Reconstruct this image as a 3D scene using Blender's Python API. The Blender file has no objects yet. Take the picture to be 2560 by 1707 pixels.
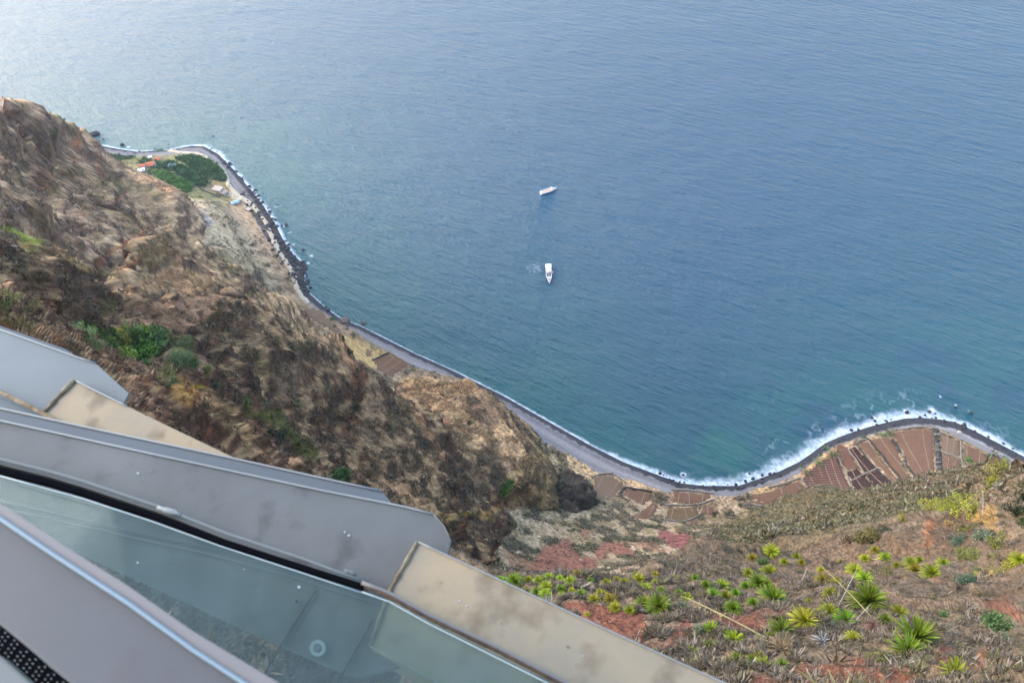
import bpy, bmesh, math, random, os, time as _t
import numpy as np
from mathutils import Vector, Matrix
RNG = np.random.default_rng(7)
random.seed(7)
C = bpy.context.scene.collection
QUICK = False
# ------------------------------------------------------------------ camera geometry
W, H = 2560, 1707
FPX = 1970.; PITCH = math.radians(49); ROLL = math.radians(7); CZ = 580.
_f = np.array([0, math.cos(PITCH), -math.sin(PITCH)]); _r = np.array([1., 0, 0]); _u = np.array([0, math.sin(PITCH), math.cos(PITCH)])
_c, _s = math.cos(ROLL), math.sin(ROLL)
RT = _c*_r - _s*_u; UP = _s*_r + _c*_u; FW = _f
def rays(px, py):
    px = np.asarray(px, float); py = np.asarray(py, float)
    return FW*FPX + RT*(px[..., None]-W/2) + UP*(H/2-py[..., None])
def at(px, py, z):
    """point of the place seen at photograph pixel px,py that lies at height z"""
    d = rays(np.array(px), np.array(py)); t = (z-CZ)/d[..., 2]
    return np.array([d[..., 0]*t, d[..., 1]*t, z])
def pts(l):
    return np.array([at(a, b, z) for a, b, z in l])
def project(p):
    q = p - np.array([0, 0, CZ]); d = q@FW
    return W/2 + FPX*(q@RT)/d, H/2 - FPX*(q@UP)/d, d

# ------------------------------------------------------------------ noise
def _hash(x, y, z, seed):
    h = (x*np.uint32(374761393) + y*np.uint32(668265263) + z*np.uint32(2147483647) + np.uint32(seed)*np.uint32(3266489917))
    h = (h ^ (h >> np.uint32(13)))*np.uint32(1274126177)
    h = (h ^ (h >> np.uint32(16)))*np.uint32(2246822519)
    return h ^ (h >> np.uint32(15))
_G = np.array([[1,1,0],[-1,1,0],[1,-1,0],[-1,-1,0],[1,0,1],[-1,0,1],[1,0,-1],[-1,0,-1],[0,1,1],[0,-1,1],[0,1,-1],[0,-1,-1],[1,1,0],[-1,1,0],[0,-1,1],[0,-1,-1]], np.float32)
def perlin(p, seed=0):
    p = p.astype(np.float32); out = np.empty(len(p), np.float32)
    with np.errstate(over='ignore'):
        for a in range(0, len(p), 200000):
            q = p[a:a+200000]; i = np.floor(q); f = q-i; i = i.astype(np.int64).astype(np.uint32)
            u = f*f*f*(f*(f*6-15)+10); acc = 0
            for dx in (0, 1):
                wx = u[:, 0] if dx else 1-u[:, 0]
                for dy in (0, 1):
                    wy = u[:, 1] if dy else 1-u[:, 1]
                    for dz in (0, 1):
                        wz = u[:, 2] if dz else 1-u[:, 2]
                        g = _G[_hash(i[:, 0]+np.uint32(dx), i[:, 1]+np.uint32(dy), i[:, 2]+np.uint32(dz), seed) & np.uint32(15)]
                        acc = acc + wx*wy*wz*(g[:, 0]*(f[:, 0]-dx)+g[:, 1]*(f[:, 1]-dy)+g[:, 2]*(f[:, 2]-dz))
            out[a:a+200000] = acc
    return out
def fbm(p, lam, oct=4, seed=0, gain=.5):
    s = 0; a = 1; n = 0
    for o in range(oct):
        s = s + a*perlin(p/lam + 17.3*o, seed+o); n += a; a *= gain; lam /= 2.03
    return s/n
def sstep(a, b, x):
    t = np.clip((x-a)/(b-a), 0, 1); return t*t*(3-2*t)

# ------------------------------------------------------------------ polygons / interpolation
def seg_near(poly, x, y, closed=True):
    """distance to a polyline and nearest point"""
    n = len(poly); best = np.full(x.shape, 1e18); bx = np.zeros_like(x); by = np.zeros_like(x)
    for i in range(n if closed else n-1):
        a = poly[i]; b = poly[(i+1) % n]; dx, dy = b[0]-a[0], b[1]-a[1]
        t = np.clip(((x-a[0])*dx+(y-a[1])*dy)/(dx*dx+dy*dy+1e-12), 0, 1)
        qx, qy = a[0]+t*dx, a[1]+t*dy; d = (x-qx)**2+(y-qy)**2; m = d < best
        best = np.where(m, d, best); bx = np.where(m, qx, bx); by = np.where(m, qy, by)
    return np.sqrt(best), bx, by
def inside(poly, x, y):
    c = np.zeros(x.shape, bool); n = len(poly)
    for i in range(n):
        a = poly[i]; b = poly[(i+1) % n]
        if a[1] == b[1]: continue
        m = ((a[1] > y) != (b[1] > y)) & (x < (b[0]-a[0])*(y-a[1])/(b[1]-a[1])+a[0]); c ^= m
    return c
class RBF:
    def __init__(s, P, smooth=1.0):
        P = np.asarray(P, float); s.P = P; s.k = 150.
        n = len(P); d = np.hypot(P[:, None, 0]-P[None, :, 0], P[:, None, 1]-P[None, :, 1])/s.k
        A = np.zeros((n+3, n+3)); A[:n, :n] = s.phi(d) - np.eye(n)*smooth*.002
        A[:n, n] = 1; A[:n, n+1:n+3] = P[:, :2]/s.k; A[n:, :n] = A[:n, n:].T
        s.w = np.linalg.solve(A, np.r_[P[:, 2], 0, 0, 0])
    def phi(s, d): return -d
    def __call__(s, x, y):
        out = s.w[-3] + s.w[-2]*x/s.k + s.w[-1]*y/s.k
        for i, p in enumerate(s.P): out = out + s.w[i]*s.phi(np.hypot(x-p[0], y-p[1])/s.k)
        return out
class Spur:
    def __init__(s, outline, inner, slope=3.0):
        s.o = pts(outline); s.r = RBF(np.r_[s.o, pts(inner)] if inner else s.o); s.k = slope
    def __call__(s, x, y):
        z = s.r(x, y); ins = inside(s.o, x, y)
        out = ~ins; xo, yo = x[out], y[out]
        d, bx, by = seg_near(s.o, xo, yo); z[out] = s.r(bx, by)-s.k*d
        return z

COASTPX = [(-400,330),(60,335),(195,350),(240,362),(290,372),(345,380),(385,377),(420,375),(480,365),(510,366),(545,385),(580,420),(610,455),(640,490),(662,520),(688,560),
 (708,600),(736,640),(765,665),(760,700),(775,735),(812,768),(852,797),(900,815),(960,845),(1040,885),(1130,925),(1200,960),(1260,990),(1330,1030),(1400,1070),
 (1480,1115),(1560,1155),(1640,1185),(1700,1207),(1760,1214),(1845,1214),(1896,1197),(1950,1177),(1998,1154),(2030,1132),(2062,1108),(2098,1092),(2134,1079),(2175,1066),(2219,1055),
 (2260,1046),(2304,1044),(2350,1048),(2389,1055),(2430,1074),(2474,1096),(2520,1120),(2560,1141),(2660,1190),(2800,1260),(3100,1400)]
COAST = np.array([at(a, b, 0)[:2] for a, b in COASTPX])
def coast_dist(x, y):
    """signed distance to the waterline, positive inland"""
    d, _, _ = seg_near(COAST, x, y, closed=False)
    poly = np.r_[COAST, [[1500, -400], [-2500, -400], [-2500, 1100]]]
    return np.where(inside(poly, x, y), d, -d)
GN = [(250,385,8),(330,395,10),(420,390,7),(500,395,7),(560,440,7),(400,430,15),(470,460,16),(540,480,12),(600,510,9),(460,500,28),(380,425,20),(240,400,14),(200,370,12),
 (560,560,34),(620,600,18),(655,660,14),(685,720,12),(520,510,42),(600,560,24),(640,700,30),(480,560,60),(560,620,60),(620,500,7),(650,560,8),(700,640,9),(730,690,7),
 (730,760,11),(780,810,11),(760,825,18),(850,840,9),(870,890,20),(950,890,9),(960,940,18),(1020,925,8),(1020,960,16),(1150,960,12),(1250,1040,12),(900,960,40),
 (1330,1080,9),(1360,1150,15),(1450,1160,6),(1480,1210,12),(1530,1240,18),(1600,1230,8),(1640,1270,16),(1700,1240,5),(1780,1240,5),(1700,1290,16),(1760,1310,20),
 (1850,1240,7),(1900,1240,8),(2000,1220,10),(1880,1270,18),(2050,1130,6),(2100,1120,7),(2200,1075,6),(2300,1062,6),(2330,1100,8),(2300,1200,12),(2420,1130,8),(2480,1160,10),
 (2150,1200,11),(2280,1230,14),(2400,1220,14),(2560,1230,14),(1450,1260,34),(1400,1310,60),(1500,1320,50),(1650,1320,32),(1300,1350,85),(1400,1390,92),(1500,1400,86),
 (1600,1400,80),(1700,1400,80),(1800,1320,42),(1850,1360,70),(1150,1300,110),(1250,1430,140),(1500,1500,160),(1800,1500,170),(2100,1350,80),(2300,1350,80),(1300,1600,280),
 (2000,1650,300),(1000,1300,200),(1250,1200,70),(2600,1400,110),(900,1500,380),(2500,1600,250)]
_gr = None
def ground(x, y):
    global _gr
    if _gr is None: _gr = RBF(pts(GN), 3)
    s = coast_dist(x, y)
    beach = np.where(s > 0, 4.6*(1-np.exp(-s/24.)), s*.16)
    z = _gr(x, y); z = np.maximum(z, 4)
    k = sstep(22, 60, s)
    z = np.where(s > 0, beach*(1-k)+z*k, np.maximum(beach, -25))
    return z, s
SPURS = [
 # far cliff running down to the headland
 ('far', Spur([(-500,120,420),(-60,205,330),(0,232,300),(40,245,285),(75,270,255),(125,305,205),(170,327,150),(200,355,99),(240,393,92),(300,412,89),(370,437,86),(410,470,84),(445,510,82),(475,548,78),(510,590,69),
        (480,640,100),(380,640,180),(250,760,230),(100,900,330),(-300,900,430),(-900,600,500)],
       [(100,400,262),(200,500,205),(0,450,330),(300,520,150),(60,560,310),(400,540,118),(-200,400,380),(200,420,150),(290,450,112),(120,480,255),(330,600,170)], 3.2)),
 ('mid', Spur([(250,655,300),(300,620,270),(345,590,245),(400,560,215),(440,563,200),(480,578,186),(540,622,168),(590,660,152),(640,700,146),(685,742,140),(740,800,130),(700,900,170),(560,900,230),(400,860,320),(280,760,330)],
       [(400,640,240),(500,680,190),(580,720,170)], 3.0)),
 ('upper', Spur([(-400,400,470),(-60,545,440),(0,572,430),(60,600,418),(130,635,402),(220,682,385),(310,700,372),(345,740,350),(420,720,320),(500,705,285),(560,712,262),(572,735,258),(640,770,250),(700,803,238),(763,838,227),(830,868,216),(896,889,205),
        (940,923,196),(991,967,186),(1056,1032,172),(1100,1100,168),(1130,1180,172),(1120,1280,200),(1000,1400,300),(700,1300,330),(500,1100,370),(200,1000,440),(-300,900,500)],
       [(250,760,385),(330,790,350),(480,830,318),(300,850,388),(430,880,378),(560,960,330),(660,1040,292),(740,1110,262),(850,1185,230),(600,800,285),(700,900,258),(850,950,222),(850,1050,218),(950,1050,198),(1000,1150,190),(100,750,420),(640,880,282)], 3.4)),
 ('front', Spur([(1015,945,28),(1060,932,40),(1110,930,50),(1160,942,62),(1178,965,66),(1205,985,66),(1240,1000,70),(1262,1040,80),(1300,1095,86),(1335,1150,90),(1330,1185,92),(1270,1205,98),(1190,1225,112),(1130,1290,124),(1000,1290,190),(950,1100,165),(960,1000,105)],
       [(1080,1000,88),(1150,1050,108),(1200,1130,116),(1060,1110,150),(1100,1180,160)], 2.6)),
 ('outcrop', Spur([(1395,1185,36),(1420,1172,46),(1450,1195,44),(1480,1245,38),(1462,1262,42),(1430,1280,46),(1385,1262,52),(1370,1240,52),(1380,1205,44)], [(1415,1225,60)], 2.6)),
 ('near', Spur([(100,740,478),(180,840,482),(250,878,482),(330,925,478),(420,972,470),(500,1015,458),(590,1062,446),(660,1120,436),(720,1180,428),(790,1260,424),(850,1350,440),(900,1500,490),(700,1800,530),(200,1700,550),(-300,1100,545),(-100,800,500)],
       [(400,1060,490),(500,1120,486),(600,1160,470),(300,980,495),(200,1000,510)], 3.6)),
 ('hill', Spur([(1100,1380,533),(1230,1425,536),(1300,1432,538),(1400,1440,540),(1500,1440,540),(1600,1432,538),(1690,1405,530),(1740,1370,510),(1780,1340,470),(1850,1310,400),(1900,1285,360),(1950,1262,345),(2005,1236,350),(2050,1224,360),(2100,1222,372),(2200,1224,392),(2290,1226,404),
        (2350,1232,414),(2385,1215,424),(2430,1190,440),(2470,1172,455),(2500,1160,468),(2560,1150,482),(2700,1140,505),(3000,1200,530),(3200,1700,565),(2600,2300,566),(1700,2100,560),(1100,1800,545)],
       [(2000,1300,430),(2200,1310,460),(2400,1300,482),(1850,1385,512),(1760,1440,536),(2000,1400,508),(2200,1400,512),(2400,1400,520),(1400,1540,545),(1700,1600,549),(2000,1500,540),(2300,1600,549),(2540,1690,554),(1700,1700,552),(2500,1450,530),(2450,1250,462),(2520,1300,478)], 3.2)),
]
SINK = [4.5, 7., 5., 7., 0, 0, 0]          # the rock relief laid on later stands this much proud
def height(x, y):
    z, s = ground(x, y); lay = np.zeros(x.shape, np.int8)
    for i, (n, f) in enumerate(SPURS):
        h = f(x, y)-SINK[i]; m = h > z; z = np.where(m, h, z); lay = np.where(m, i+1, lay)
    z = np.where(s < 0, np.minimum(z, np.maximum(s*.16, -25)), z)   # the sea keeps its shore
    return z, s, lay

# ------------------------------------------------------------------ terrain mesh: rings round the cliff top, finer where the ground is steep
NA, NR = (500, 600) if QUICK else (1150, 1450)
az = np.radians(np.linspace(-66, 72, NA))
def build_grid():
    na, nr = 260, 1400
    a = np.radians(np.linspace(-66, 72, na)); r = np.exp(np.linspace(math.log(6), math.log(1500), nr))
    A, R = np.meshgrid(a, r, indexing='ij'); z, s, l = height(R*np.sin(A), R*np.cos(A))
    th = np.arctan2(CZ-z, R)                      # depression
    dist = np.hypot(R, CZ-z)
    arc = np.abs(np.diff(th, axis=1)) ; lr = np.diff(np.log(R), axis=1)
    vis = (R[:, 1:] < 1450)
    run = np.maximum.accumulate(-th, axis=1)      # visible while elevation angle keeps rising
    hid = (-th[:, 1:] < run[:, 1:]-.004)
    land = s[:, 1:] > -12
    dens = arc*np.where(hid, .5, 1.) + lr*.05
    dens = np.where(land, dens, lr*.02)
    k = 9                                         # soften across azimuth
    pad = np.pad(dens, ((k, k), (0, 0)), mode='edge'); cs = np.cumsum(np.pad(pad, ((1, 0), (0, 0))), axis=0)
    dens = (cs[2*k+1:]-cs[:-2*k-1])/(2*k+1)
    cdf = np.concatenate([np.zeros((na, 1)), np.cumsum(dens, axis=1)], axis=1); cdf /= cdf[:, -1:]
    q = np.linspace(0, 1, NR); lr0 = np.log(r)
    rows = np.array([np.interp(q, cdf[i], lr0) for i in range(na)])
    rr = np.array([np.interp(az, a, rows[:, j]) for j in range(NR)]).T
    return np.exp(rr)
RR = build_grid()
AA = np.repeat(az[:, None], NR, 1)
X = (RR*np.sin(AA)).ravel(); Y = (RR*np.cos(AA)).ravel()
Z, S, LAY = height(X, Y)
XYZ = np.stack([X, Y, Z], 1)
def grid_normals(P, na, nr):
    G = P.reshape(na, nr, 3); du = np.gradient(G, axis=0); dv = np.gradient(G, axis=1)
    n = np.cross(dv, du); n /= np.linalg.norm(n, axis=2, keepdims=True)+1e-9
    n *= np.sign(n[..., 2:3]+1e-9)
    return n.reshape(-1, 3)
ZBASE = Z.copy()
NRM = grid_normals(XYZ, NA, NR)
STEEP = 1-NRM[:, 2]
DIST = np.sqrt(X**2+Y**2+(Z-CZ)**2)
# rocky displacement, octaves chosen by how far off the ground lies
rough = np.where(LAY == 0, np.clip((Z-18)/60, 0, 1)*.30*sstep(22, 70, S), sstep(6, 24, S))
rough = np.where(LAY == 7, .3+.4*sstep(.25, .55, STEEP), rough); rough = np.where(LAY == 4, rough*.7, rough); rough = np.where(np.isin(LAY, [1, 2, 3]), rough*1.15, rough)
rough = np.where((LAY == 7) & (DIST < 75), .4, rough)
disp = np.zeros(len(X), np.float32); lam = 120.
o = 0
while lam > .25:
    w = sstep(.0045, .012, lam/DIST)*(1-sstep(.16, .30, lam/DIST))
    w = np.where((LAY == 5)&(lam > 16), 0, w); m = (w > 0)&(rough > 0)
    if m.any():
        q = XYZ[m]/lam; q = q*np.array([1, 1, .55])
        n = perlin(q+31*o, 40+o)
        rid = .45-np.abs(perlin(q*1.1+7*o, 80+o))*1.9
        disp[m] += (w[m]*lam*.20*(120/lam)**.22*(n*.5+rid*.62*(.35+STEEP[m]*1.3))).astype(np.float32)
    lam /= 2.0; o += 1
rough = np.where(LAY == 5, 1.5, rough); disp *= rough*.75
disp = np.where(LAY == 7, np.clip(disp, -.014*DIST, .010*DIST), disp); 
# strata: hard bands stand proud of soft ones in the high cliffs
band = perlin(np.stack([X*.004, Y*.004, (Z+.12*X)/9.], 1), 300)
hard = np.where(np.isin(LAY, [1, 2, 3, 4]), 1., 0.)
disp += (band*3.2*hard*sstep(.3, .6, STEEP)).astype(np.float32)*np.clip(DIST/500, .3, 1)
XYZ = XYZ + NRM*disp[:, None]
XYZ[:, 2] = np.where(S < 0, Z, np.maximum(XYZ[:, 2], np.minimum(Z, .05)))

def grid_mesh(name, P, na, nr, keep=None):
    idx = np.arange(na*nr).reshape(na, nr)
    f = np.stack([idx[:-1, :-1], idx[:-1, 1:], idx[1:, 1:], idx[1:, :-1]], -1).reshape(-1, 4)
    if keep is not None:
        f = f[keep[f].any(1)]; used = np.unique(f); mp = np.full(na*nr, -1); mp[used] = np.arange(len(used)); f = mp[f]; P = P[used]
    else: used = np.arange(na*nr)
    me = bpy.data.meshes.new(name); me.vertices.add(len(P)); me.vertices.foreach_set('co', P.astype(np.float32).ravel())
    me.loops.add(f.size); me.loops.foreach_set('vertex_index', f[:, ::-1].astype(np.int32).ravel())
    me.polygons.add(len(f)); me.polygons.foreach_set('loop_start', np.arange(0, f.size, 4, dtype=np.int32))
    me.polygons.foreach_set('use_smooth', np.ones(len(f), bool))
    me.update(calc_edges=True)
    return me, used
def set_attr(me, name, v, typ='FLOAT'):
    a = me.attributes.new(name, typ, 'POINT'); v = np.asarray(v, np.float32)
    if typ == 'FLOAT_COLOR':
        v = np.c_[v, np.ones(len(v), np.float32)]; a.data.foreach_set('color', v.ravel())
    else: a.data.foreach_set('value', v.ravel())
def srgb(r, g, b):
    c = np.array([r, g, b])/255.; return np.where(c < .04045, c/12.92, ((c+.055)/1.055)**2.4)
# ------------------------------------------------------------------ ground colours (what each patch of ground is made of)
PX, PY, _ = project(XYZ)
def mixc(a, b, t): return a*(1-t[:, None])+b*t[:, None]
n_big = fbm(XYZ, 90, 4, 500); n_mid = fbm(XYZ, 24, 4, 510); n_sm = fbm(XYZ, 5., 4, 520, .6)
def rel_noise(c, seed):
    """noise whose grain keeps step with the size of the stones and tufts one can make out at that range"""
    e = np.log2(np.maximum(DIST, 8)*c); k = np.floor(e).astype(int); f = (e-k).astype(np.float32); out = np.zeros(len(DIST), np.float32)
    for q in range(k.min(), k.max()+2):
        w = np.where(k == q, 1-f, 0)+np.where(k+1 == q, f, 0); m = w > 0
        if m.any(): out[m] += w[m]*perlin(XYZ[m]/2.**q+q*3.1, seed+q+20)
    return out*1.25
n_rel = rel_noise(.012, 530)*.5+rel_noise(.005, 631)*.6
n_rel2 = rel_noise(.03, 733)*.6+rel_noise(.009, 834)*.5
n_fine = rel_noise(.0028, 932)
NR2 = grid_normals(XYZ, NA, NR); slope2 = 1-NR2[:, 2]
ROCK = srgb(112, 92, 84); ROCKD = srgb(74, 60, 56); GRASS = srgb(170, 148, 118); OLIVE = srgb(104, 96, 58); TALUS = srgb(172, 150, 126)
BASE = {0: (TALUS, srgb(120, 104, 82)), 1: (srgb(160, 138, 118), srgb(104, 88, 80)), 2: (srgb(158, 136, 110), srgb(98, 82, 70)), 3: (srgb(128, 104, 86), srgb(76, 62, 52)),
        4: (srgb(150, 126, 98), srgb(92, 74, 62)), 5: (srgb(118, 104, 92), srgb(66, 56, 52)), 6: (srgb(140, 110, 92), srgb(84, 66, 58)), 7: (srgb(146, 130, 114), srgb(104, 90, 76))}
COL = np.zeros((len(X), 3))
for k, (a, b) in BASE.items():
    m = LAY == k
    if m.any():
        t = np.clip(.5+n_rel2[m]*1.1+n_rel[m]*1.0+n_big[m]*.8, 0, 1); COL[m] = mixc(a, b, t)
# steep faces show bare rock, ledges hold dry grass
cl = np.isin(LAY, [1, 2, 3, 4, 6])
t = cl*sstep(.52, .78, slope2+n_rel*.2)*.75
COL = mixc(COL, ROCKD, t)
t = cl*sstep(.50, .20, slope2+n_rel*.2)*.85
COL = mixc(COL, GRASS, t)
t = sstep(.12, .45, n_mid+n_rel2*.7)*np.where(LAY == 0, .3, .4)*(LAY != 7)
COL = mixc(COL, OLIVE, t)
t = cl*sstep(.22, .34, np.abs(band))*(band > 0)*.35
COL = mixc(COL, srgb(150, 98, 72), t*sstep(-.2, .2, n_big))
def region(poly, col, amt=1., jit=6, feather=5, layers=None, hole=0., lumps=None):
    """a patch of different ground whose ragged outline is laid on the slope"""
    global COL
    P = np.array(poly, float); m = (PX > P[:, 0].min()-30) & (PX < P[:, 0].max()+30) & (PY > P[:, 1].min()-30) & (PY < P[:, 1].max()+30)
    if layers is not None: m &= np.isin(LAY, layers)
    i = np.nonzero(m)[0]
    if not len(i): return
    x = PX[i]+n_rel[i]*jit*2+n_fine[i]*jit*.5; y = PY[i]+n_rel2[i]*jit*1.4+n_fine[i]*jit*.5
    d, _, _ = seg_near(P, x, y); d = np.where(inside(P, x, y), d, -d)
    t = sstep(-feather, feather, d)*amt
    if hole: t = t*(1-sstep(.55-hole, .75-hole, n_rel[i]+n_fine[i]*.6+.3))
    COL[i] = mixc(COL[i], col, t)
def zz(l, s, ox, oy): return [(ox+a/s, oy+b/s) for a, b in l]
RED = srgb(124, 82, 70); GREEN = srgb(78, 108, 42); ORANGE = srgb(152, 102, 76)
C5 = (3.36, 1200, 1300)
# red earth on the slope above the fields
region(zz([(390,420),(480,330),(540,230),(620,190),(760,150),(770,240),(850,280),(840,330),(900,300),(980,330),(990,400),(800,430),(600,440)], *C5), RED, .95, 5, layers=[0])
region(zz([(950,260),(1020,190),(1180,180),(1290,260),(1300,310),(1180,300),(1080,270),(1040,330),(980,320)], *C5), RED, .9, 4, layers=[0])
region(zz([(1490,90),(1560,80),(1640,110),(1740,105),(1830,180),(1840,240),(1700,250),(1600,220),(1500,150)], *C5), srgb(112, 66, 66), .9, 4, layers=[0])
region(zz([(1150,410),(1350,340),(1560,310),(1680,350),(1500,380),(1350,370),(1220,430)], *C5), RED, .8, 4, layers=[0], hole=.1)
region(zz([(1500,490),(1560,450),(1780,440),(1880,450),(1800,510),(1600,530)], *C5), RED, .9, 4, layers=[0])
region(zz([(1240,190),(1330,170),(1480,190),(1640,280),(1600,300),(1300,230)], *C5), RED, .7, 4, layers=[0], hole=.15)
region(zz([(200,230),(400,330),(480,400),(450,440),(250,420)], *C5), srgb(134, 92, 74), .6, 6, layers=[0])
region(zz([(850,60),(940,90),(900,170),(830,130)], *C5), RED, .5, 4, layers=[0])
# grey-green scrub slopes and dark brush
region([(1320,1130),(1400,1110),(1470,1140),(1500,1220),(1450,1270),(1350,1290),(1240,1230)], srgb(128, 116, 82), .5, 8, layers=[0, 4])
region([(1800,1330),(1860,1270),(2050,1228),(2300,1232),(2340,1270),(2200,1300),(1980,1380),(1850,1420)], srgb(126, 118, 88), .6, 10, 12, layers=[7, 0])
# near hill red earth
region(zz([(640,690),(900,680),(1150,730),(1380,770),(1400,900),(1380,1050),(1150,1000),(900,840)], *C5), RED, .95, 6, 4, layers=[7])
region(zz([(1380,1040),(1560,1010),(1700,780),(1560,770),(1700,760),(1800,900),(1750,1080),(1560,1110),(1400,1080)], *C5), RED, .85, 5, 4, layers=[7], hole=.1)
region(zz([(1800,760),(2100,750),(2352,760),(2400,830),(2360,940),(2100,900),(1900,820)], *C5), RED, .9, 6, 4, layers=[7])
C2 = (3.357, 1860, 1240)
region(zz([(0,950),(400,950),(420,990),(180,1010),(180,1120),(60,1100),(0,1060)], *C2), RED, .9, 5, 4, layers=[7])
region(zz([(1450,660),(1620,680),(1700,740),(1560,700)], *C2), srgb(176, 124, 104), .7, 4, 4, layers=[7])
region(zz([(1980,880),(2200,850),(2350,980),(2340,1060),(2200,1000),(2020,980)], *C2), srgb(126, 86, 74), .8, 8, 8, layers=[7])
region(zz([(330,1450),(480,1400),(760,1390),(900,1350),(1100,1380),(1500,1500),(1700,1570),(300,1600)], *C2), srgb(124, 80, 68), .85, 8, 6, layers=[7], hole=.1)
region(zz([(0,1500),(200,1480),(330,1560),(0,1600)], *C2), RED, .8, 6, 4, layers=[7])
region(zz([(1600,1250),(1750,1230),(1700,1450),(1560,1400)], *C2), srgb(130, 78, 66), .6, 8, 8, layers=[7])
region(zz([(1520,180),(1600,190),(1590,420),(1510,440)], *C2), ORANGE, .65, 6, 5, layers=[7])
region(zz([(1880,210),(2060,60),(2120,90),(2120,300),(2020,240)], *C2), srgb(176, 142, 82), .7, 6, 6, layers=[7])
region(zz([(1990,1280),(2080,1260),(1990,1480),(1930,1420)], *C2), srgb(160, 100, 62), .7, 6, 6, layers=[7])
region(zz([(1560,190),(1800,130),(1950,200),(1900,430),(1620,440)], *C2), srgb(88, 72, 62), .6, 9, 8, layers=[7])
region([(1690,1345),(1760,1400),(1900,1450),(1850,1500),(1700,1440),(1500,1440),(1240,1440),(1240,1490),(1400,1500),(1700,1500),(1900,1560),(2560,1500),(2560,1350),(2300,1330),(2000,1330)], srgb(112, 94, 82), .45, 8, 12, layers=[7])
# left cliffs
C1 = (2.94, 0, 200)
region(zz([(710,1360),(760,1290),(860,1220),(950,1160),(1080,1100),(1180,1050),(1080,1110),(960,1170),(860,1250),(760,1340),(730,1400)], *C1), ORANGE, .9, 2, 3)
region(zz([(860,1400),(920,1360),(1100,1220),(1140,1200),(1000,1350),(900,1420)], *C1), ORANGE, .7, 3, 4)
region(zz([(560,440),(600,450),(600,490),(540,490)], *C1), ORANGE, .9, 2, 3)
region(zz([(510,590),(600,560),(640,560),(540,600)], *C1), ORANGE, .7, 2, 3)
region(zz([(270,800),(350,690),(400,680),(310,830)], *C1), ORANGE, .5, 4, 4)
region(zz([(830,900),(880,840),(940,830),(860,910)], *C1), ORANGE, .6, 3, 3)
region(zz([(560,1000),(640,950),(700,930),(620,1000)], *C1), ORANGE, .5, 3, 3)
region(zz([(0,1070),(100,1090),(200,1140),(320,1180),(330,1210),(180,1200),(60,1110),(0,1090)], *C1), srgb(120, 136, 52), .9, 4, 4)
region(zz([(140,1150),(320,1190),(300,1260),(180,1290)], *C1), srgb(120, 120, 66), .6, 5, 5)
region(zz([(380,1200),(500,1290),(700,1370),(860,1400),(900,1460),(800,1480),(650,1420),(480,1320)], *C1), srgb(176, 154, 116), .7, 5, 5)
region(zz([(1030,1480),(1180,1400),(1300,1370),(1600,1450),(1500,1560),(1000,1560)], *C1), srgb(166, 136, 104), .6, 6, 6)
region(zz([(350,370),(420,370),(430,405),(370,410)], *C1), srgb(66, 74, 46), .9, 2, 3)
region(zz([(90,790),(160,800),(160,840),(90,830)], *C1), srgb(62, 66, 44), .8, 3, 3)
region(zz([(650,720),(1000,740),(1250,850),(1200,900),(900,800),(700,800)], *C1), srgb(118, 108, 76), .5, 7, 7)
region(zz([(780,950),(1000,1000),(1200,1010),(1000,1140),(820,1020)], *C1), srgb(112, 96, 68), .6, 8, 8)
region(zz([(1080,1170),(1240,1130),(1300,1350),(1100,1400),(1000,1330)], *C1), srgb(96, 86, 56), .6, 8, 8)
region(zz([(1780,1460),(1920,1380),(1960,1560),(1800,1560),(1740,1500)], *C1), ROCKD, .7, 6, 6)
C3 = (2.94, 0, 733)
region(zz([(860,160),(1000,80),(1300,50),(1650,0),(1530,170),(1340,290),(1180,250),(1000,250),(700,210)], *C3), srgb(152, 124, 104), .85, 4, 4, layers=[3])
region(zz([(1540,150),(1640,10),(1800,100),(1900,140),(1850,330),(1600,330),(1500,260)], *C3), srgb(84, 66, 50), .5, 8, 8, layers=[3])
region(zz([(520,250),(640,210),(760,260),(850,300),(1180,250),(1240,300),(1160,420),(1080,540),(1040,540),(900,480),(700,390)], *C3), srgb(88, 112, 48), .9, 6, 5, layers=[3])
region(zz([(820,270),(900,230),(950,290),(860,320)], *C3), srgb(150, 150, 50), .8, 3, 4, layers=[3])
region(zz([(1230,330),(1430,310),(1430,540),(1260,560)], *C3), srgb(84, 96, 58), .8, 6, 6, layers=[3])
region(zz([(1050,540),(1280,560),(1260,660),(1120,640)], *C3), srgb(92, 88, 48), .8, 6, 6, layers=[3])
region(zz([(1240,690),(1310,600),(1420,670),(1480,760),(1380,840),(1270,760)], *C3), srgb(178, 142, 88), .8, 5, 5)
region(zz([(1700,740),(1840,860),(2050,840),(2180,1010),(2350,1160),(2340,1230),(2220,1190),(2000,960),(1830,900)], *C3), srgb(84, 92, 44), .85, 7, 8, layers=[3])
region(zz([(1400,660),(1510,690),(1450,700)], *C3), srgb(170, 164, 60), .9, 3, 3)
region(zz([(0,150),(180,180),(300,280),(180,300),(0,220)], *C3), srgb(92, 88, 50), .7, 6, 6)
region(zz([(2020,530),(2200,480),(2260,600),(2180,760),(2030,740)], *C3), srgb(124, 110, 96), .7, 5, 7)
region(zz([(1040,620),(1100,620),(1120,690),(1060,680)], *C3), ORANGE, .5, 5, 5)
for a, b, c, d in [(1090,780,40,60),(1420,760,60,40),(1520,980,30,50),(420,300,40,90),(1800,1230,60,30),(880,540,30,40)]:
    region(zz([(a,b),(a+c,b+d*.3),(a+c*1.1,b+d),(a,b+d*.8)], *C3), ORANGE, .7, 5, 5)
C6 = (2.94, 600, 600)
region(zz([(1170,1060),(1400,1040),(1480,1060),(1460,1140),(1220,1150)], *C6), RED, .6, 6, 6, layers=[4], hole=.15)
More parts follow.
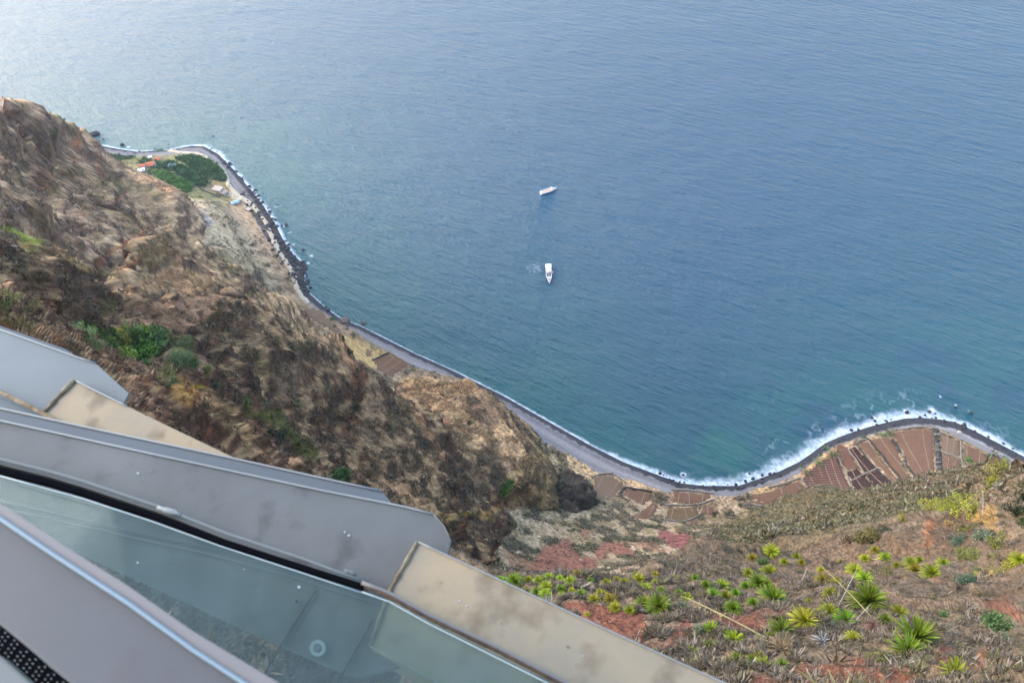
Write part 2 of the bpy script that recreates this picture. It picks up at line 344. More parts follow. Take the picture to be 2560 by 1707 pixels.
region(zz([(1540,1060),(1720,1060),(1740,1110),(1600,1120)], *C6), RED, .7, 5, 5, layers=[4])
region(zz([(1370,1290),(1540,1310),(1560,1380),(1440,1400)], *C6), RED, .6, 5, 5, layers=[4])
region(zz([(1180,1000),(1600,960),(1760,1090),(1650,1130),(1300,1180)], *C6), srgb(160, 140, 100), .45, 6, 6, layers=[4])
region(zz([(1640,1150),(1900,1160),(1960,1290),(1850,1420),(1700,1300)], *C6), srgb(92, 76, 66), .7, 6, 6, layers=[4])
C7 = (2.815, 700, 1150)
region(zz([(1170,0),(1500,0),(1650,60),(1500,180),(1300,260),(1180,200)], *C7), srgb(92, 78, 68), .6, 8, 8, layers=[4, 3])
region(zz([(370,80),(480,60),(470,150),(380,140)], *C7), srgb(52, 84, 36), .9, 4, 4)
region(zz([(1550,200),(1620,150),(1630,170),(1560,250)], *C7), srgb(92, 128, 48), .9, 2, 3)
region(zz([(1160,410),(1280,370),(1400,360),(1420,390),(1260,400),(1180,450)], *C7), srgb(130, 122, 56), .7, 4, 4)
region(zz([(1380,390),(1540,310),(1560,350),(1440,420)], *C7), srgb(190, 154, 92), .5, 5, 5)
# headland gardens
C4 = (5.113, 180, 310)
GA = srgb(62, 92, 48); GB = srgb(96, 140, 56); TAN = srgb(186, 162, 138)
HEADL = [0]
region([(195,352),(440,380),(560,420),(600,500),(560,520),(440,500),(330,420),(200,380)], srgb(120, 122, 82), .7, 3, 4, layers=HEADL)
region(zz([(230,340),(350,330),(460,390),(470,450),(400,440),(280,390)], *C4), GA, .9, 2, 2, layers=HEADL)
region(zz([(470,430),(540,400),(950,350),(980,380),(800,440),(520,490),(450,480)], *C4), GA, .9, 2, 2, layers=HEADL)
region(zz([(900,450),(1000,440),(1140,520),(1140,590),(900,520)], *C4), GA, .9, 2, 2, layers=HEADL)
region(zz([(1320,430),(1600,370),(1850,500),(1960,640),(1980,740),(1900,730),(1700,680),(1440,500)], *C4), GA, .95, 2, 2, layers=HEADL)
region(zz([(1180,470),(1300,480),(1500,580),(1740,700),(1700,810),(1600,790),(1300,610),(1170,600)], *C4), srgb(58, 84, 56), .95, 2, 2, layers=HEADL)
region(zz([(980,620),(1200,620),(1330,680),(1530,760),(1500,880),(1430,910),(1250,760),(1120,700)], *C4), GB, .95, 2, 2, layers=HEADL)
region(zz([(1180,770),(1230,750),(1400,890),(1360,900)], *C4), srgb(150, 110, 90), .8, 2, 2, layers=HEADL)
region(zz([(1230,440),(1330,460),(1700,680),(1900,760),(1740,700),(1500,580)], *C4), srgb(140, 138, 90), .9, 2, 2, layers=HEADL)
region(zz([(1660,820),(1760,710),(1900,760),(1980,860),(1900,900)], *C4), srgb(140, 124, 96), .9, 2, 2, layers=HEADL)
region(zz([(1500,880),(1600,800),(1900,920),(1880,960),(1600,930)], *C4), srgb(124, 118, 84), .9, 2, 2, layers=HEADL)
region(zz([(1380,960),(1700,960),(2050,980),(2200,1100),(2300,1300),(2352,1560),(1900,1560),(1600,1350),(1450,1100)], *C4), TAN, .5, 4, 4, layers=HEADL)
region(zz([(1480,1130),(1700,1100),(1800,1250),(1780,1330),(1560,1230)], *C4), srgb(140, 132, 134), .8, 3, 4, layers=HEADL)
region([(560,540),(640,520),(700,620),(720,700),(690,700),(640,640)], TAN, .4, 5, 6, layers=HEADL)
region([(820,840),(870,842),(960,880),(980,920),(900,920),(850,870)], srgb(186, 162, 110), .7, 4, 4, layers=HEADL)
region([(1300,1080),(1360,1110),(1430,1140),(1492,1180),(1590,1200),(1660,1230),(1600,1225),(1480,1200),(1400,1170),(1330,1150)], srgb(196, 168, 132), .7, 4, 4, layers=HEADL)
region([(1880,1225),(1998,1185),(2060,1135),(2100,1118),(2120,1112),(2060,1150),(2000,1200),(1900,1235)], srgb(182, 152, 110), .8, 3, 3, layers=HEADL)
# beach: pale dry shingle, black wet shingle at the waterline
BEACHB = [(195,352),(225,372),(262,378),(300,386),(350,386),(420,384),(490,385),(530,400),(560,425),(572,450),(590,485),(620,520),(645,560),(668,600),(690,625),(715,665),(735,705),(752,745),(811,780),(852,807),(889,824),(926,852),(974,879),(1032,913),
          (1110,932),(1175,950),(1263,1025),(1290,1056),(1331,1083),(1382,1117),(1430,1136),(1492,1177),(1580,1197),(1624,1211),(1662,1226),(1750,1226),(1791,1235),(1835,1238),(1886,1218),(1940,1207),(1998,1181),(2059,1130),(2086,1110),
          (2168,1086),(2236,1069),(2304,1062),(2355,1069),(2406,1093),(2474,1134),(2508,1154),(2580,1175),(2700,1235)]
bw = np.array([at(a, b, 4)[:2] for a, b in BEACHB]); BPOLY = np.r_[bw, COAST[::-1][3:-2]+np.array([0, 0])]
db, _, _ = seg_near(bw, X, Y, closed=False); inb = inside(np.r_[bw, [[1200, 300], [1500, 1500], [-1500, 1500]]], X, Y)
BD = np.where(inb, db, -db)
t = sstep(-.8, .8, BD+n_sm*3)*(LAY == 0)
SH = mixc(np.tile(srgb(146, 146, 152), (len(X), 1)), np.tile(srgb(112, 112, 120), (len(X), 1)), np.clip(.5+fbm(np.c_[S*1.4, BD*.3, X*.02], 6, 3, 540)*1.4+n_fine*.4, 0, 1))
COL = COL*(1-t[:, None])+SH*t[:, None]
wetw = np.interp(PX, [0, 600, 760, 800, 1200, 1700, 1900, 2200, 2450, 2560], [3, 5, 7, 5, 4.5, 5, 5, 7, 9, 9])
rock_shore = sstep(590, 640, PX)*sstep(775, 740, PX)*(PY < 730)
t = sstep(wetw+1, wetw-1, S+n_sm*3.5)*(LAY == 0)
COL = mixc(COL, srgb(52, 52, 60), t*.93)
t = (BD > 0)*rock_shore*(LAY == 0)*sstep(-.35, .1, n_sm+n_rel*.4); COL = mixc(COL, srgb(66, 56, 54), t*.9)
t = sstep(1.2, -2.5, S); COL = mixc(COL, srgb(30, 42, 46), t)
COL *= np.clip(1+(n_fine*.95+n_rel*.35)*np.where((BD > 0)&(LAY == 0), .3, 1.), .35, 1.9)[:, None]
COL *= np.where((LAY == 0)&(Z < 24), 1.12, np.array([1.6, 2.0, 1.6, 1.22, 1.35, 1.0, 1.2, .88])[LAY])[:, None]
COL = np.where(np.isin(LAY, [1, 2, 3, 4, 6])[:, None], COL*np.array([1.07, .965, .91]), COL)
COL = np.clip(COL*np.array([.77, .655, .53]), .004, .8)

# ------------------------------------------------------------------ materials
def nt(m): m.use_nodes = True; n = m.node_tree; n.nodes.clear(); return n
def material(name, col=(.5,.5,.5), rough=.7, metal=0., var=.15, scale=3., bump=0., bscale=20., spec=.3, attr=None, col2=None, coord='Object', detail=5):
    m = bpy.data.materials.new(name); t = nt(m); N, L = t.nodes, t.links
    out = N.new('ShaderNodeOutputMaterial'); b = N.new('ShaderNodeBsdfPrincipled'); L.new(b.outputs[0], out.inputs[0])
    b.inputs['Roughness'].default_value = rough; b.inputs['Metallic'].default_value = metal; b.inputs['Specular IOR Level'].default_value = spec
    tc = N.new('ShaderNodeTexCoord'); nz = N.new('ShaderNodeTexNoise'); nz.inputs['Scale'].default_value = scale; nz.inputs['Detail'].default_value = detail; nz.inputs['Roughness'].default_value = .6
    L.new(tc.outputs[coord], nz.inputs['Vector'])
    mx = N.new('ShaderNodeMix'); mx.data_type = 'RGBA'
    r = N.new('ShaderNodeMapRange'); r.inputs[1].default_value = .3; r.inputs[2].default_value = .7; L.new(nz.outputs['Fac'], r.inputs[0]); L.new(r.outputs[0], mx.inputs[0])
    col = np.array(col, float); c2 = np.array(col2, float) if col2 is not None else col*(1-var*1.6)
    if attr:
        a = N.new('ShaderNodeAttribute'); a.attribute_name = attr; hs = []
        for k, sgn in ((6, 1+var), (7, 1-var)):
            vm = N.new('ShaderNodeVectorMath'); vm.operation = 'SCALE'; vm.inputs['Scale'].default_value = sgn; L.new(a.outputs['Color'], vm.inputs[0]); L.new(vm.outputs[0], mx.inputs[k])
    else:
        mx.inputs[6].default_value = (*np.clip(col*(1+var*.4), 0, 1), 1); mx.inputs[7].default_value = (*c2, 1)
    L.new(mx.outputs[2], b.inputs['Base Color'])
    if bump:
        n2 = N.new('ShaderNodeTexNoise'); n2.inputs['Scale'].default_value = bscale; n2.inputs['Detail'].default_value = 6; L.new(tc.outputs[coord], n2.inputs['Vector'])
        bp = N.new('ShaderNodeBump'); bp.inputs['Strength'].default_value = bump; bp.inputs['Distance'].default_value = 1./bscale; L.new(n2.outputs['Fac'], bp.inputs['Height']); L.new(bp.outputs[0], b.inputs['Normal'])
    return m
def terrain_material():
    m = bpy.data.materials.new('ground'); t = nt(m); N, L = t.nodes, t.links; out = N.new('ShaderNodeOutputMaterial'); b = N.new('ShaderNodeBsdfPrincipled'); L.new(b.outputs[0], out.inputs[0]); b.inputs['Roughness'].default_value = .95; b.inputs['Specular IOR Level'].default_value = .1
    g = N.new('ShaderNodeNewGeometry'); a = N.new('ShaderNodeAttribute'); a.attribute_name = 'Col'; ru = N.new('ShaderNodeAttribute'); ru.attribute_name = 'rugged'
    def nz(scale, det, rgh, squash=1.):
        mp = N.new('ShaderNodeMapping'); mp.inputs['Scale'].default_value = (1, 1, squash); n = N.new('ShaderNodeTexNoise'); n.inputs['Scale'].default_value = scale; n.inputs['Detail'].default_value = det; n.inputs['Roughness'].default_value = rgh; L.new(g.outputs['Position'], mp.inputs[0]); L.new(mp.outputs[0], n.inputs['Vector']); return n.outputs['Fac']
    def mr(s_, lo, hi, a_, b_):
        r = N.new('ShaderNodeMapRange'); r.inputs[1].default_value = lo; r.inputs[2].default_value = hi; r.inputs[3].default_value = a_; r.inputs[4].default_value = b_; L.new(s_, r.inputs[0]); return r.outputs[0]
    def mt(op, x, y, z=None):
        q = N.new('ShaderNodeMath'); q.operation = op
        for i, v in enumerate((x, y, z)):
            if v is None: continue
            if isinstance(v, (int, float)): q.inputs[i].default_value = v
            else: L.new(v, q.inputs[i])
        return q.outputs[0]
    n1 = nz(.11, 11, .70, 1.6); n2 = nz(.8, 8, .65); n3 = nz(.035, 9, .66, 2.2)
    f = mt('MULTIPLY', mr(n1, .36, .64, .72, 1.30), mr(n3, .36, .64, .76, 1.24)); f = mt('ADD', mt('MULTIPLY', mt('SUBTRACT', f, 1.), ru.outputs['Fac']), 1.); f = mt('MULTIPLY', f, mr(n2, .3, .7, .84, 1.16))
    vm = N.new('ShaderNodeVectorMath'); vm.operation = 'SCALE'; L.new(a.outputs['Color'], vm.inputs[0]); L.new(f, vm.inputs['Scale']); L.new(vm.outputs[0], b.inputs['Base Color'])
    hh = mt('ADD', mt('MULTIPLY', mt('ADD', mt('MULTIPLY', n1, 4.5), mt('MULTIPLY', n3, 9.)), ru.outputs['Fac']), mt('MULTIPLY', n2, .35))
    bp = N.new('ShaderNodeBump'); bp.inputs['Strength'].default_value = .9; bp.inputs['Distance'].default_value = 1.; L.new(hh, bp.inputs['Height']); L.new(bp.outputs[0], b.inputs['Normal']); return m
M_TERRAIN = terrain_material()
def link(o, parent=None, **props):
    C.objects.link(o)
    if parent is not None: o.parent = parent
    for k, v in props.items(): o[k] = v
    return o
me, used = grid_mesh('terrain', XYZ, NA, NR, keep=(S > -14))
RUG = np.where((BD > 0)&(LAY == 0), .06, np.where(LAY == 0, .35*np.clip(Z/30, .3, 1), np.where(LAY == 7, .2+.5*sstep(70, 200, DIST), np.where(LAY == 6, .6, 1.))))
set_attr(me, 'Col', COL[used], 'FLOAT_COLOR'); set_attr(me, 'rugged', RUG[used]); me.materials.append(M_TERRAIN)
terrain = link(bpy.data.objects.new('terrain', me), kind='structure')

# ------------------------------------------------------------------ sea
def build_sea():
    na, nr = (300, 320) if QUICK else (900, 1000)
    a = np.radians(np.linspace(-75, 75, na)); r = np.concatenate([np.exp(np.linspace(math.log(120), math.log(1700), nr-14)), np.exp(np.linspace(math.log(1760), math.log(9000), 14))])
    A, R = np.meshgrid(a, r, indexing='ij'); x = (R*np.sin(A)).ravel(); y = (R*np.cos(A)).ravel()
    s = -coast_dist(x, y); P = np.stack([x, y, np.zeros_like(x)], 1)
    me, used = grid_mesh('sea', P, na, nr, keep=(s > -12))
    x, y, s, P = x[used], y[used], s[used], P[used]; px, py, _ = project(P)
    jag = fbm(P, 14, 4, 700, .6)*9+fbm(P, 3.5, 2, 705)*3.
    fw = np.interp(px, [-200, 200, 300, 420, 470, 560, 640, 700, 760, 780, 1100, 1250, 1500, 1620, 1750, 1850, 1960, 2060, 2150, 2230, 2330, 2400, 2480, 2600], [4, 4, 4, 1.6, 6, 7, 5, 6, 2, 1.1, 1.2, 2.2, 3, 7, 8, 11, 14, 12, 10, 13, 11, 8, 8, 7])
    foam = sstep(1., 0., (s+jag*np.clip(fw/14, .12, 1))/fw)*(.6+.5*sstep(-.3, .25, fbm(P, 2.6, 3, 710)))
    lace = sstep(.86, .98, 1-np.abs(fbm(P*np.array([1, 1, 1]), 16, 3, 720))*2.2)*sstep(fw*3.6, fw*.9, s)*sstep(4, 12, fw)*.22*sstep(-.05, .25, fbm(P, 40, 2, 722))
    sp = np.zeros_like(s)
    rng = np.random.default_rng(3)
    for cx, cy, rad in FOAMSPOTS:
        rad *= .5
        c = at(cx, cy, 0); dd = np.hypot(x-c[0], y-c[1]); sp = np.maximum(sp, sstep(rad, rad*.35, dd+jag*.5*rad/9)*.9)
    c = at(1335, 668, 0); dx, dy = x-c[0], y-c[1]; rr = np.hypot(dx*.8, dy)   # churned water behind the anchored boat
    wake = sstep(9, 3, rr+jag*.6)*.22*sstep(.1, .4, fbm(P, 3, 3, 731)+.15)
    shallow = np.clip(np.exp(-np.maximum(s, 0)/np.interp(px, [0, 500, 800, 1500, 1800, 2200, 2600], [190, 190, 170, 150, 130, 190, 260])), 0, 1)
    patch = sstep(-.12, .3, fbm(P, 95, 4, 740)+.1)*sstep(260, 30, s)
    c = at(1800, 1130, 0); plume = sstep(34, 4, np.hypot((x-c[0])*1.3, (y-c[1])*.9)+fbm(P, 20, 3, 750)*26)*.75
    dark = sstep(-.05, .28, fbm(P, 55, 3, 760))*sstep(140, 40, s)*sstep(1700, 1900, px)
    set_attr(me, 'foam', np.clip(np.maximum.reduce([foam, lace, sp, wake]), 0, 1))
    set_attr(me, 'shallow', np.clip(shallow*.62+patch*.28*shallow+plume, 0, 1)*(1-dark*.55))
    return me
FOAMSPOTS = []
FOAMSPOTS += [(693,516,4),(712,565,5),(695,585,3),(724,581,4),(770,658,5),(778,640,4),(2390,1014,2.4),(2425,1029,3),(2184,1045,5),(2266,1030,7),(2330,1025,7),(246,334,5),(205,335,5),(722,520,3),(322,368,5),(735,611,4),(2350,990,2),(1708,1186,7),(1870,1186,6),(534,335,3)]
def sea_material():
    m = bpy.data.materials.new('sea_water'); t = nt(m); N, L = t.nodes, t.links
    out = N.new('ShaderNodeOutputMaterial'); b = N.new('ShaderNodeBsdfPrincipled')
    geo = N.new('ShaderNodeNewGeometry')
    def noise(scale, rot, sx, sy, det=3, rgh=.55, dist=0.):
        mp = N.new('ShaderNodeMapping'); mp.vector_type = 'TEXTURE'; mp.inputs['Rotation'].default_value = (0, 0, math.radians(rot)); mp.inputs['Scale'].default_value = (1/sx, 1/sy, 1)
        n = N.new('ShaderNodeTexNoise'); n.inputs['Scale'].default_value = scale; n.inputs['Detail'].default_value = det; n.inputs['Roughness'].default_value = rgh; n.inputs['Distortion'].default_value = dist
        L.new(geo.outputs['Position'], mp.inputs[0]); L.new(mp.outputs[0], n.inputs['Vector']); return n.outputs['Fac']
    def add(a, b_, ka, kb):
        x = N.new('ShaderNodeMath'); x.operation = 'MULTIPLY'; L.new(a, x.inputs[0]); x.inputs[1].default_value = ka
        y = N.new('ShaderNodeMath'); y.operation = 'MULTIPLY_ADD'; L.new(b_, y.inputs[0]); y.inputs[1].default_value = kb; L.new(x.outputs[0], y.inputs[2]); return y.outputs[0]
    w1 = noise(.11, -40, .3, 1.3, 3, .55); w2 = noise(.34, -48, .4, 1.2, 5, .68, .3); w3 = noise(.02, -30, .4, 1, 2)
    hgt = add(add(w1, w2, 3.6, 2.1), w3, 1, 4.)
    bp = N.new('ShaderNodeBump'); bp.inputs['Strength'].default_value = 1.; bp.inputs['Distance'].default_value = 1.4; L.new(hgt, bp.inputs['Height'])
    at_ = N.new('ShaderNodeAttribute'); at_.attribute_name = 'shallow'; fo = N.new('ShaderNodeAttribute'); fo.attribute_name = 'foam'
    mx = N.new('ShaderNodeMix'); mx.data_type = 'RGBA'; mx.inputs[6].default_value = (.0002, .037, .078, 1); mx.inputs[7].default_value = (.0005, .070, .070, 1); L.new(at_.outputs['Fac'], mx.inputs[0])
    m2 = N.new('ShaderNodeMix'); m2.data_type = 'RGBA'; m2.inputs[7].default_value = (.62, .64, .67, 1); L.new(mx.outputs[2], m2.inputs[6]); L.new(fo.outputs['Fac'], m2.inputs[0])
    L.new(m2.outputs[2], b.inputs['Base Color'])
    rr = N.new('ShaderNodeMapRange'); rr.inputs[3].default_value = .08; rr.inputs[4].default_value = .9; L.new(fo.outputs['Fac'], rr.inputs[0]); L.new(rr.outputs[0], b.inputs['Roughness'])
    b.inputs['IOR'].default_value = 1.333; L.new(bp.outputs[0], b.inputs['Normal'])
    L.new(b.outputs[0], out.inputs[0]); return m
me = build_sea(); me.materials.append(sea_material()); sea = link(bpy.data.objects.new('sea', me), kind='structure')

# ------------------------------------------------------------------ finding the ground under a spot of the photograph
ZB_S = .5; ZW, ZH = 1500, 1000; ZOX, ZOY = 110, 70
order = np.argsort(-DIST); bx_ = np.round(PX*ZB_S).astype(int)+ZOX; by_ = np.round(PY*ZB_S).astype(int)+ZOY
fwd_ok = ((XYZ-np.array([0, 0, CZ]))@FW > 1) & (S > -3)
ok = (bx_ >= 0)&(bx_ < ZW)&(by_ >= 0)&(by_ < ZH)&fwd_ok
oi = order[ok[order]]; ZBUF = np.full((ZH, ZW), -1); ZBUF[by_[oi], bx_[oi]] = oi
def hit(px, py):
    """index of the nearest ground vertex seen at that spot"""
    cx, cy = int(round(px*ZB_S))+ZOX, int(round(py*ZB_S))+ZOY
    for r in (1, 2, 4, 8, 16):
        w_ = ZBUF[max(cy-r, 0):cy+r+1, max(cx-r, 0):cx+r+1].ravel(); w_ = w_[w_ >= 0]
        if len(w_): return w_[np.argmin(DIST[w_])]
    raise ValueError((px, py))
def seat(px, py): return Vector(XYZ[hit(px, py)])
def low(px, py, z=8.):
    """point on the smooth low ground (shore, fields) under a spot"""
    for _ in range(5):
        p = at(px, py, z); h, s_ = ground(np.array([p[0]]), np.array([p[1]])); z = float(h[0])
    return p
def low_many(px, py):
    z = np.full(len(px), 8.)
    for _ in range(5):
        p = at(px, py, z); h, s_ = ground(p[0], p[1]); z = h
    return p.T, coast_dist(p[0], p[1])
def lowz(x, y): return ground(np.asarray(x, float), np.asarray(y, float))[0]

# ------------------------------------------------------------------ small mesh kit
class MB:
    def __init__(s): s.v = []; s.f = []
    def add(s, v, f):
        o = len(s.v); s.v += [tuple(map(float, p)) for p in v]; s.f += [tuple(i+o for i in q) for q in f]; return s
    def box(s, c, d, rz=0, taper=1., rx=0):
        x, y, z = d[0]/2, d[1]/2, d[2]/2; M = Matrix.Rotation(rz, 3, 'Z') @ Matrix.Rotation(rx, 3, 'X'); v = []
        for k in (-1, 1):
            t = taper if k > 0 else 1
            for a, b in ((-1, -1), (1, -1), (1, 1), (-1, 1)): v.append(Vector(c)+M @ Vector((a*x*t, b*y*t, k*z)))
        return s.add(v, [(0, 3, 2, 1), (4, 5, 6, 7), (0, 1, 5, 4), (1, 2, 6, 5), (2, 3, 7, 6), (3, 0, 4, 7)])
    def tube(s, p, r, n=6):
        p = [Vector(q) for q in p]; r = r if isinstance(r, (list, tuple)) else [r]*len(p); v = []
        for i, q in enumerate(p):
            d = (p[min(i+1, len(p)-1)]-p[max(i-1, 0)]).normalized(); a = d.orthogonal().normalized(); b = d.cross(a)
            v += [q+(a*math.cos(t)+b*math.sin(t))*r[i] for t in [2*math.pi*k/n for k in range(n)]]
        f = [(i*n+k, i*n+(k+1) % n, (i+1)*n+(k+1) % n, (i+1)*n+k) for i in range(len(p)-1) for k in range(n)]
        f += [tuple(range(n))[::-1], tuple(range((len(p)-1)*n, len(p)*n))]
        return s.add(v, f)
    def prism(s, top, h):
        n = len(top); v = [Vector(p) for p in top]; v += [p-Vector((0, 0, h)) for p in v]
        return s.add(v, [tuple(range(n)), tuple(range(n, 2*n))[::-1]]+[(i, i+n, (i+1) % n+n, (i+1) % n) for i in range(n)])
    def build(s, name, mat, parent=None, smooth=False, bevel=0, **props):
        me = bpy.data.meshes.new(name); me.from_pydata(s.v, [], s.f); bm = bmesh.new(); bm.from_mesh(me); bmesh.ops.recalc_face_normals(bm, faces=bm.faces)
        if bevel: bmesh.ops.bevel(bm, geom=bm.edges[:], offset=bevel, segments=2, affect='EDGES', profile=.6)
        bm.to_mesh(me); bm.free()
        if smooth: me.polygons.foreach_set('use_smooth', [True]*len(me.polygons))
        me.materials.append(mat); me.update(); return link(bpy.data.objects.new(name, me), parent, **props)
def np_mesh(name, v, f, mat, cols=None, parent=None, **props):
    me = bpy.data.meshes.new(name); k = f.shape[1]; me.vertices.add(len(v)); me.vertices.foreach_set('co', v.astype(np.float32).ravel())
    me.loops.add(f.size); me.loops.foreach_set('vertex_index', f.astype(np.int32).ravel()); me.polygons.add(len(f)); me.polygons.foreach_set('loop_start', np.arange(0, f.size, k, dtype=np.int32))
    me.update(calc_edges=True)
    if cols is not None: set_attr(me, 'Col', cols, 'FLOAT_COLOR')
    me.materials.append(mat); return link(bpy.data.objects.new(name, me), parent, **props)
def empty(name, loc, label, cat, group=None, rz=0, sc=1.):
    o = bpy.data.objects.new(name, None); o.empty_display_size = .2; C.objects.link(o); o.location = loc; o.rotation_euler = (0, 0, rz); o.scale = (sc, sc, sc) if not hasattr(sc, '__len__') else sc
    o['label'] = label; o['category'] = cat
    if group: o['group'] = group
    return o
def tag(o, label, cat, group=None):
    o['label'] = label; o['category'] = cat
    if group: o['group'] = group
    return o
def dup(root, loc, rz, sc, label, group=None):
    r = root.copy(); C.objects.link(r); r.location = loc; r.rotation_euler = (0, 0, rz); r.scale = (sc, sc, sc) if not hasattr(sc, '__len__') else sc; r['label'] = label
    if group: r['group'] = group
    for ch in list(root.children):
        c = ch.copy(); C.objects.link(c); c.parent = r
        for g in list(ch.children): d = g.copy(); C.objects.link(d); d.parent = c
    return r

# ------------------------------------------------------------------ fields on the flat land behind the beach
from mathutils.geometry import delaunay_2d_cdt
def soil_material(name, base, furrow=None, period=2.3):
    m = material(name, base*.46, .95, var=.1, scale=.25, bump=.3, bscale=1.5, spec=.1)
    t = m.node_tree; N, L = t.nodes, t.links; b = [x for x in N if x.type == 'BSDF_PRINCIPLED'][0]; src = b.inputs['Base Color'].links[0].from_socket
    if furrow is not None:
        a = N.new('ShaderNodeAttribute'); a.attribute_name = 'furrow'; r = N.new('ShaderNodeMapRange'); r.inputs[1].default_value = .35; r.inputs[2].default_value = .75; L.new(a.outputs['Fac'], r.inputs[0])
        mx = N.new('ShaderNodeMix'); mx.data_type = 'RGBA'; L.new(r.outputs[0], mx.inputs[0]); L.new(src, mx.inputs[6]); mx.inputs[7].default_value = (*(furrow*.46), 1); L.new(mx.outputs[2], b.inputs['Base Color'])
    return m
SOIL = soil_material('dry_soil', srgb(152, 110, 82)); SOIL_G = soil_material('pale_soil', srgb(160, 126, 96)); SOIL_O = soil_material('weedy_soil', srgb(146, 112, 76))
SOIL_F = soil_material('ridged_soil', srgb(160, 116, 94), srgb(104, 68, 54)); SOIL_D = soil_material('dark_ridged_soil', srgb(112, 76, 62), srgb(54, 36, 32)); SOIL_L = soil_material('faint_ridged_soil', srgb(158, 112, 88), srgb(132, 88, 66))
FIELDPOLYS = []
def field(poly, mat, ridges=None, period=2.4, step=3.):
    P = np.array([low(a, b)[:2] for a, b in poly]); FIELDPOLYS.append(P)
    if ridges is not None:
        a, b = low(*ridges[0]), low(*ridges[1]); e = (b-a)[:2]; e /= np.linalg.norm(e); step = .62
    else: e = np.array([1., 0])
    nrm = np.array([-e[1], e[0]]); c = P.mean(0); q = np.c_[(P-c)@e, (P-c)@nrm]
    lo, hi = q.min(0), q.max(0); gx, gy = np.meshgrid(np.arange(lo[0], hi[0], step*3 if ridges is not None else step), np.arange(lo[1], hi[1], step)); gx = gx.ravel(); gy = gy.ravel()
    ins = inside(q, gx, gy); d, _, _ = seg_near(q, gx, gy); k = ins & (d > step*.3); bd = []
    for i in range(len(q)):
        a_, b_ = q[i], q[(i+1) % len(q)]; n_ = max(1, int(np.linalg.norm(b_-a_)/4)); bd += [tuple(a_+(b_-a_)*j/n_) for j in range(n_)]
    nb = len(bd); V = [Vector(p) for p in bd]+[Vector(p) for p in zip(gx[k], gy[k])]
    r = delaunay_2d_cdt(V, [(i, (i+1) % nb) for i in range(nb)], [], 1, 1e-4); v2 = np.array([tuple(v) for v in r[0]]); tri = np.array([f for f in r[2] if len(f) == 3])
    xy = c+v2[:, :1]*e+v2[:, 1:]*nrm; z = lowz(xy[:, 0], xy[:, 1])+.4; fur = np.zeros(len(z))
    if ridges is not None: fur = .5+.5*np.cos(v2[:, 1]/period*2*math.pi); z = z-fur*.35
    d, _, _ = seg_near(q, v2[:, 0], v2[:, 1]); z = np.where(d < .05, z-1.2, z)
    o = np_mesh('field', np.c_[xy, z], tri, mat, None, kind='structure'); set_attr(o.data, 'furrow', fur); return o
R_ = lambda l: zz(l, 3.856, 1950, 1000)
field(R_([(0,830),(60,800),(190,755),(282,880),(200,900),(120,960),(40,1000),(-30,1060),(-180,990),(-290,950),(-300,880),(-200,890),(-60,850)]), SOIL)
field(R_([(205,755),(290,665),(420,560),(540,548),(555,560),(715,880),(560,890),(290,880)]), SOIL_F, [(330,705),(560,760)][0:0] or zz([(230,760),(560,735)], 3.856, 1950, 1000), 2.35)
field(R_([(535,435),(600,420),(660,470),(800,690),(740,655),(640,685),(556,555)]), SOIL_L, zz([(560,500),(640,470)], 3.856, 1950, 1000), 2.2)
field(R_([(650,470),(730,440),(940,655),(820,705),(800,695)]), SOIL_D, zz([(700,550),(800,520)], 3.856, 1950, 1000), 2.2)
field(R_([(640,690),(740,655),(800,700),(820,712),(680,775)]), SOIL_D, zz([(650,720),(790,680)], 3.856, 1950, 1000), 2.2)
field(R_([(680,782),(822,716),(925,848),(720,875)]), SOIL_D, zz([(700,820),(860,770)], 3.856, 1950, 1000), 2.2)
field(R_([(826,716),(942,662),(1090,815),(1040,870),(930,850)]), SOIL_D, zz([(860,760),(1000,710)], 3.856, 1950, 1000), 2.2)
field(R_([(745,425),(845,378),(1215,830),(1185,850),(1090,810),(945,655)]), SOIL)
field(R_([(850,375),(960,350),(1075,365),(1085,380),(1160,500),(1215,640),(1345,870),(1270,850),(1215,835)]), SOIL)
field(R_([(1090,300),(1160,275),(1370,265),(1500,285),(1510,600),(1520,890),(1350,875),(1215,620),(1170,500),(1085,365)]), SOIL)
field(R_([(1535,315),(1740,385),(1750,560),(1545,495)]), SOIL_G)
field(R_([(1548,505),(1755,572),(1758,720),(1560,690)]), SOIL)
field(R_([(1560,698),(1758,730),(1765,800),(1600,880)]), SOIL)
field(R_([(1748,390),(2010,520),(2160,620),(2100,700),(2010,680),(1760,560)]), SOIL)
field(R_([(1765,575),(2010,685),(1960,740),(1850,800),(1772,800)]), SOIL_G)
Q_ = lambda l: zz(l, 2.94, 1240, 1000)
field(Q_([(590,560),(710,570),(705,650),(690,670),(640,640)]), SOIL_G)
field(Q_([(712,570),(770,535),(850,540),(955,615),(850,730),(760,760),(715,720),(700,650)]), SOIL_G)
field(Q_([(960,640),(1150,680),(1150,730),(1080,780),(910,690)]), SOIL)
field(Q_([(1140,740),(1200,770),(1180,850),(1110,890),(960,870),(1070,800)]), SOIL)
field(Q_([(1300,660),(1590,685),(1600,720),(1500,770),(1280,765)]), SOIL)
field(Q_([(1260,775),(1490,775),(1495,850),(1370,895),(1230,880)]), SOIL_O)
field(Q_([(1500,770),(1620,770),(1620,850),(1495,845)]), SOIL)
field(Q_([(1380,890),(1500,860),(1500,935),(1440,930)]), SOIL)
field(Q_([(1820,730),(2060,740),(2000,780),(1900,770),(1820,765)]), SOIL)
T_ = lambda l: zz(l, 2.94, 600, 600)
field(T_([(300,340),(400,335),(415,385),(405,410),(340,380)]), SOIL_G)
field(T_([(430,445),(500,490),(620,520),(640,560),(760,660),(700,700),(640,650),(530,600),(470,520)]), SOIL_G)
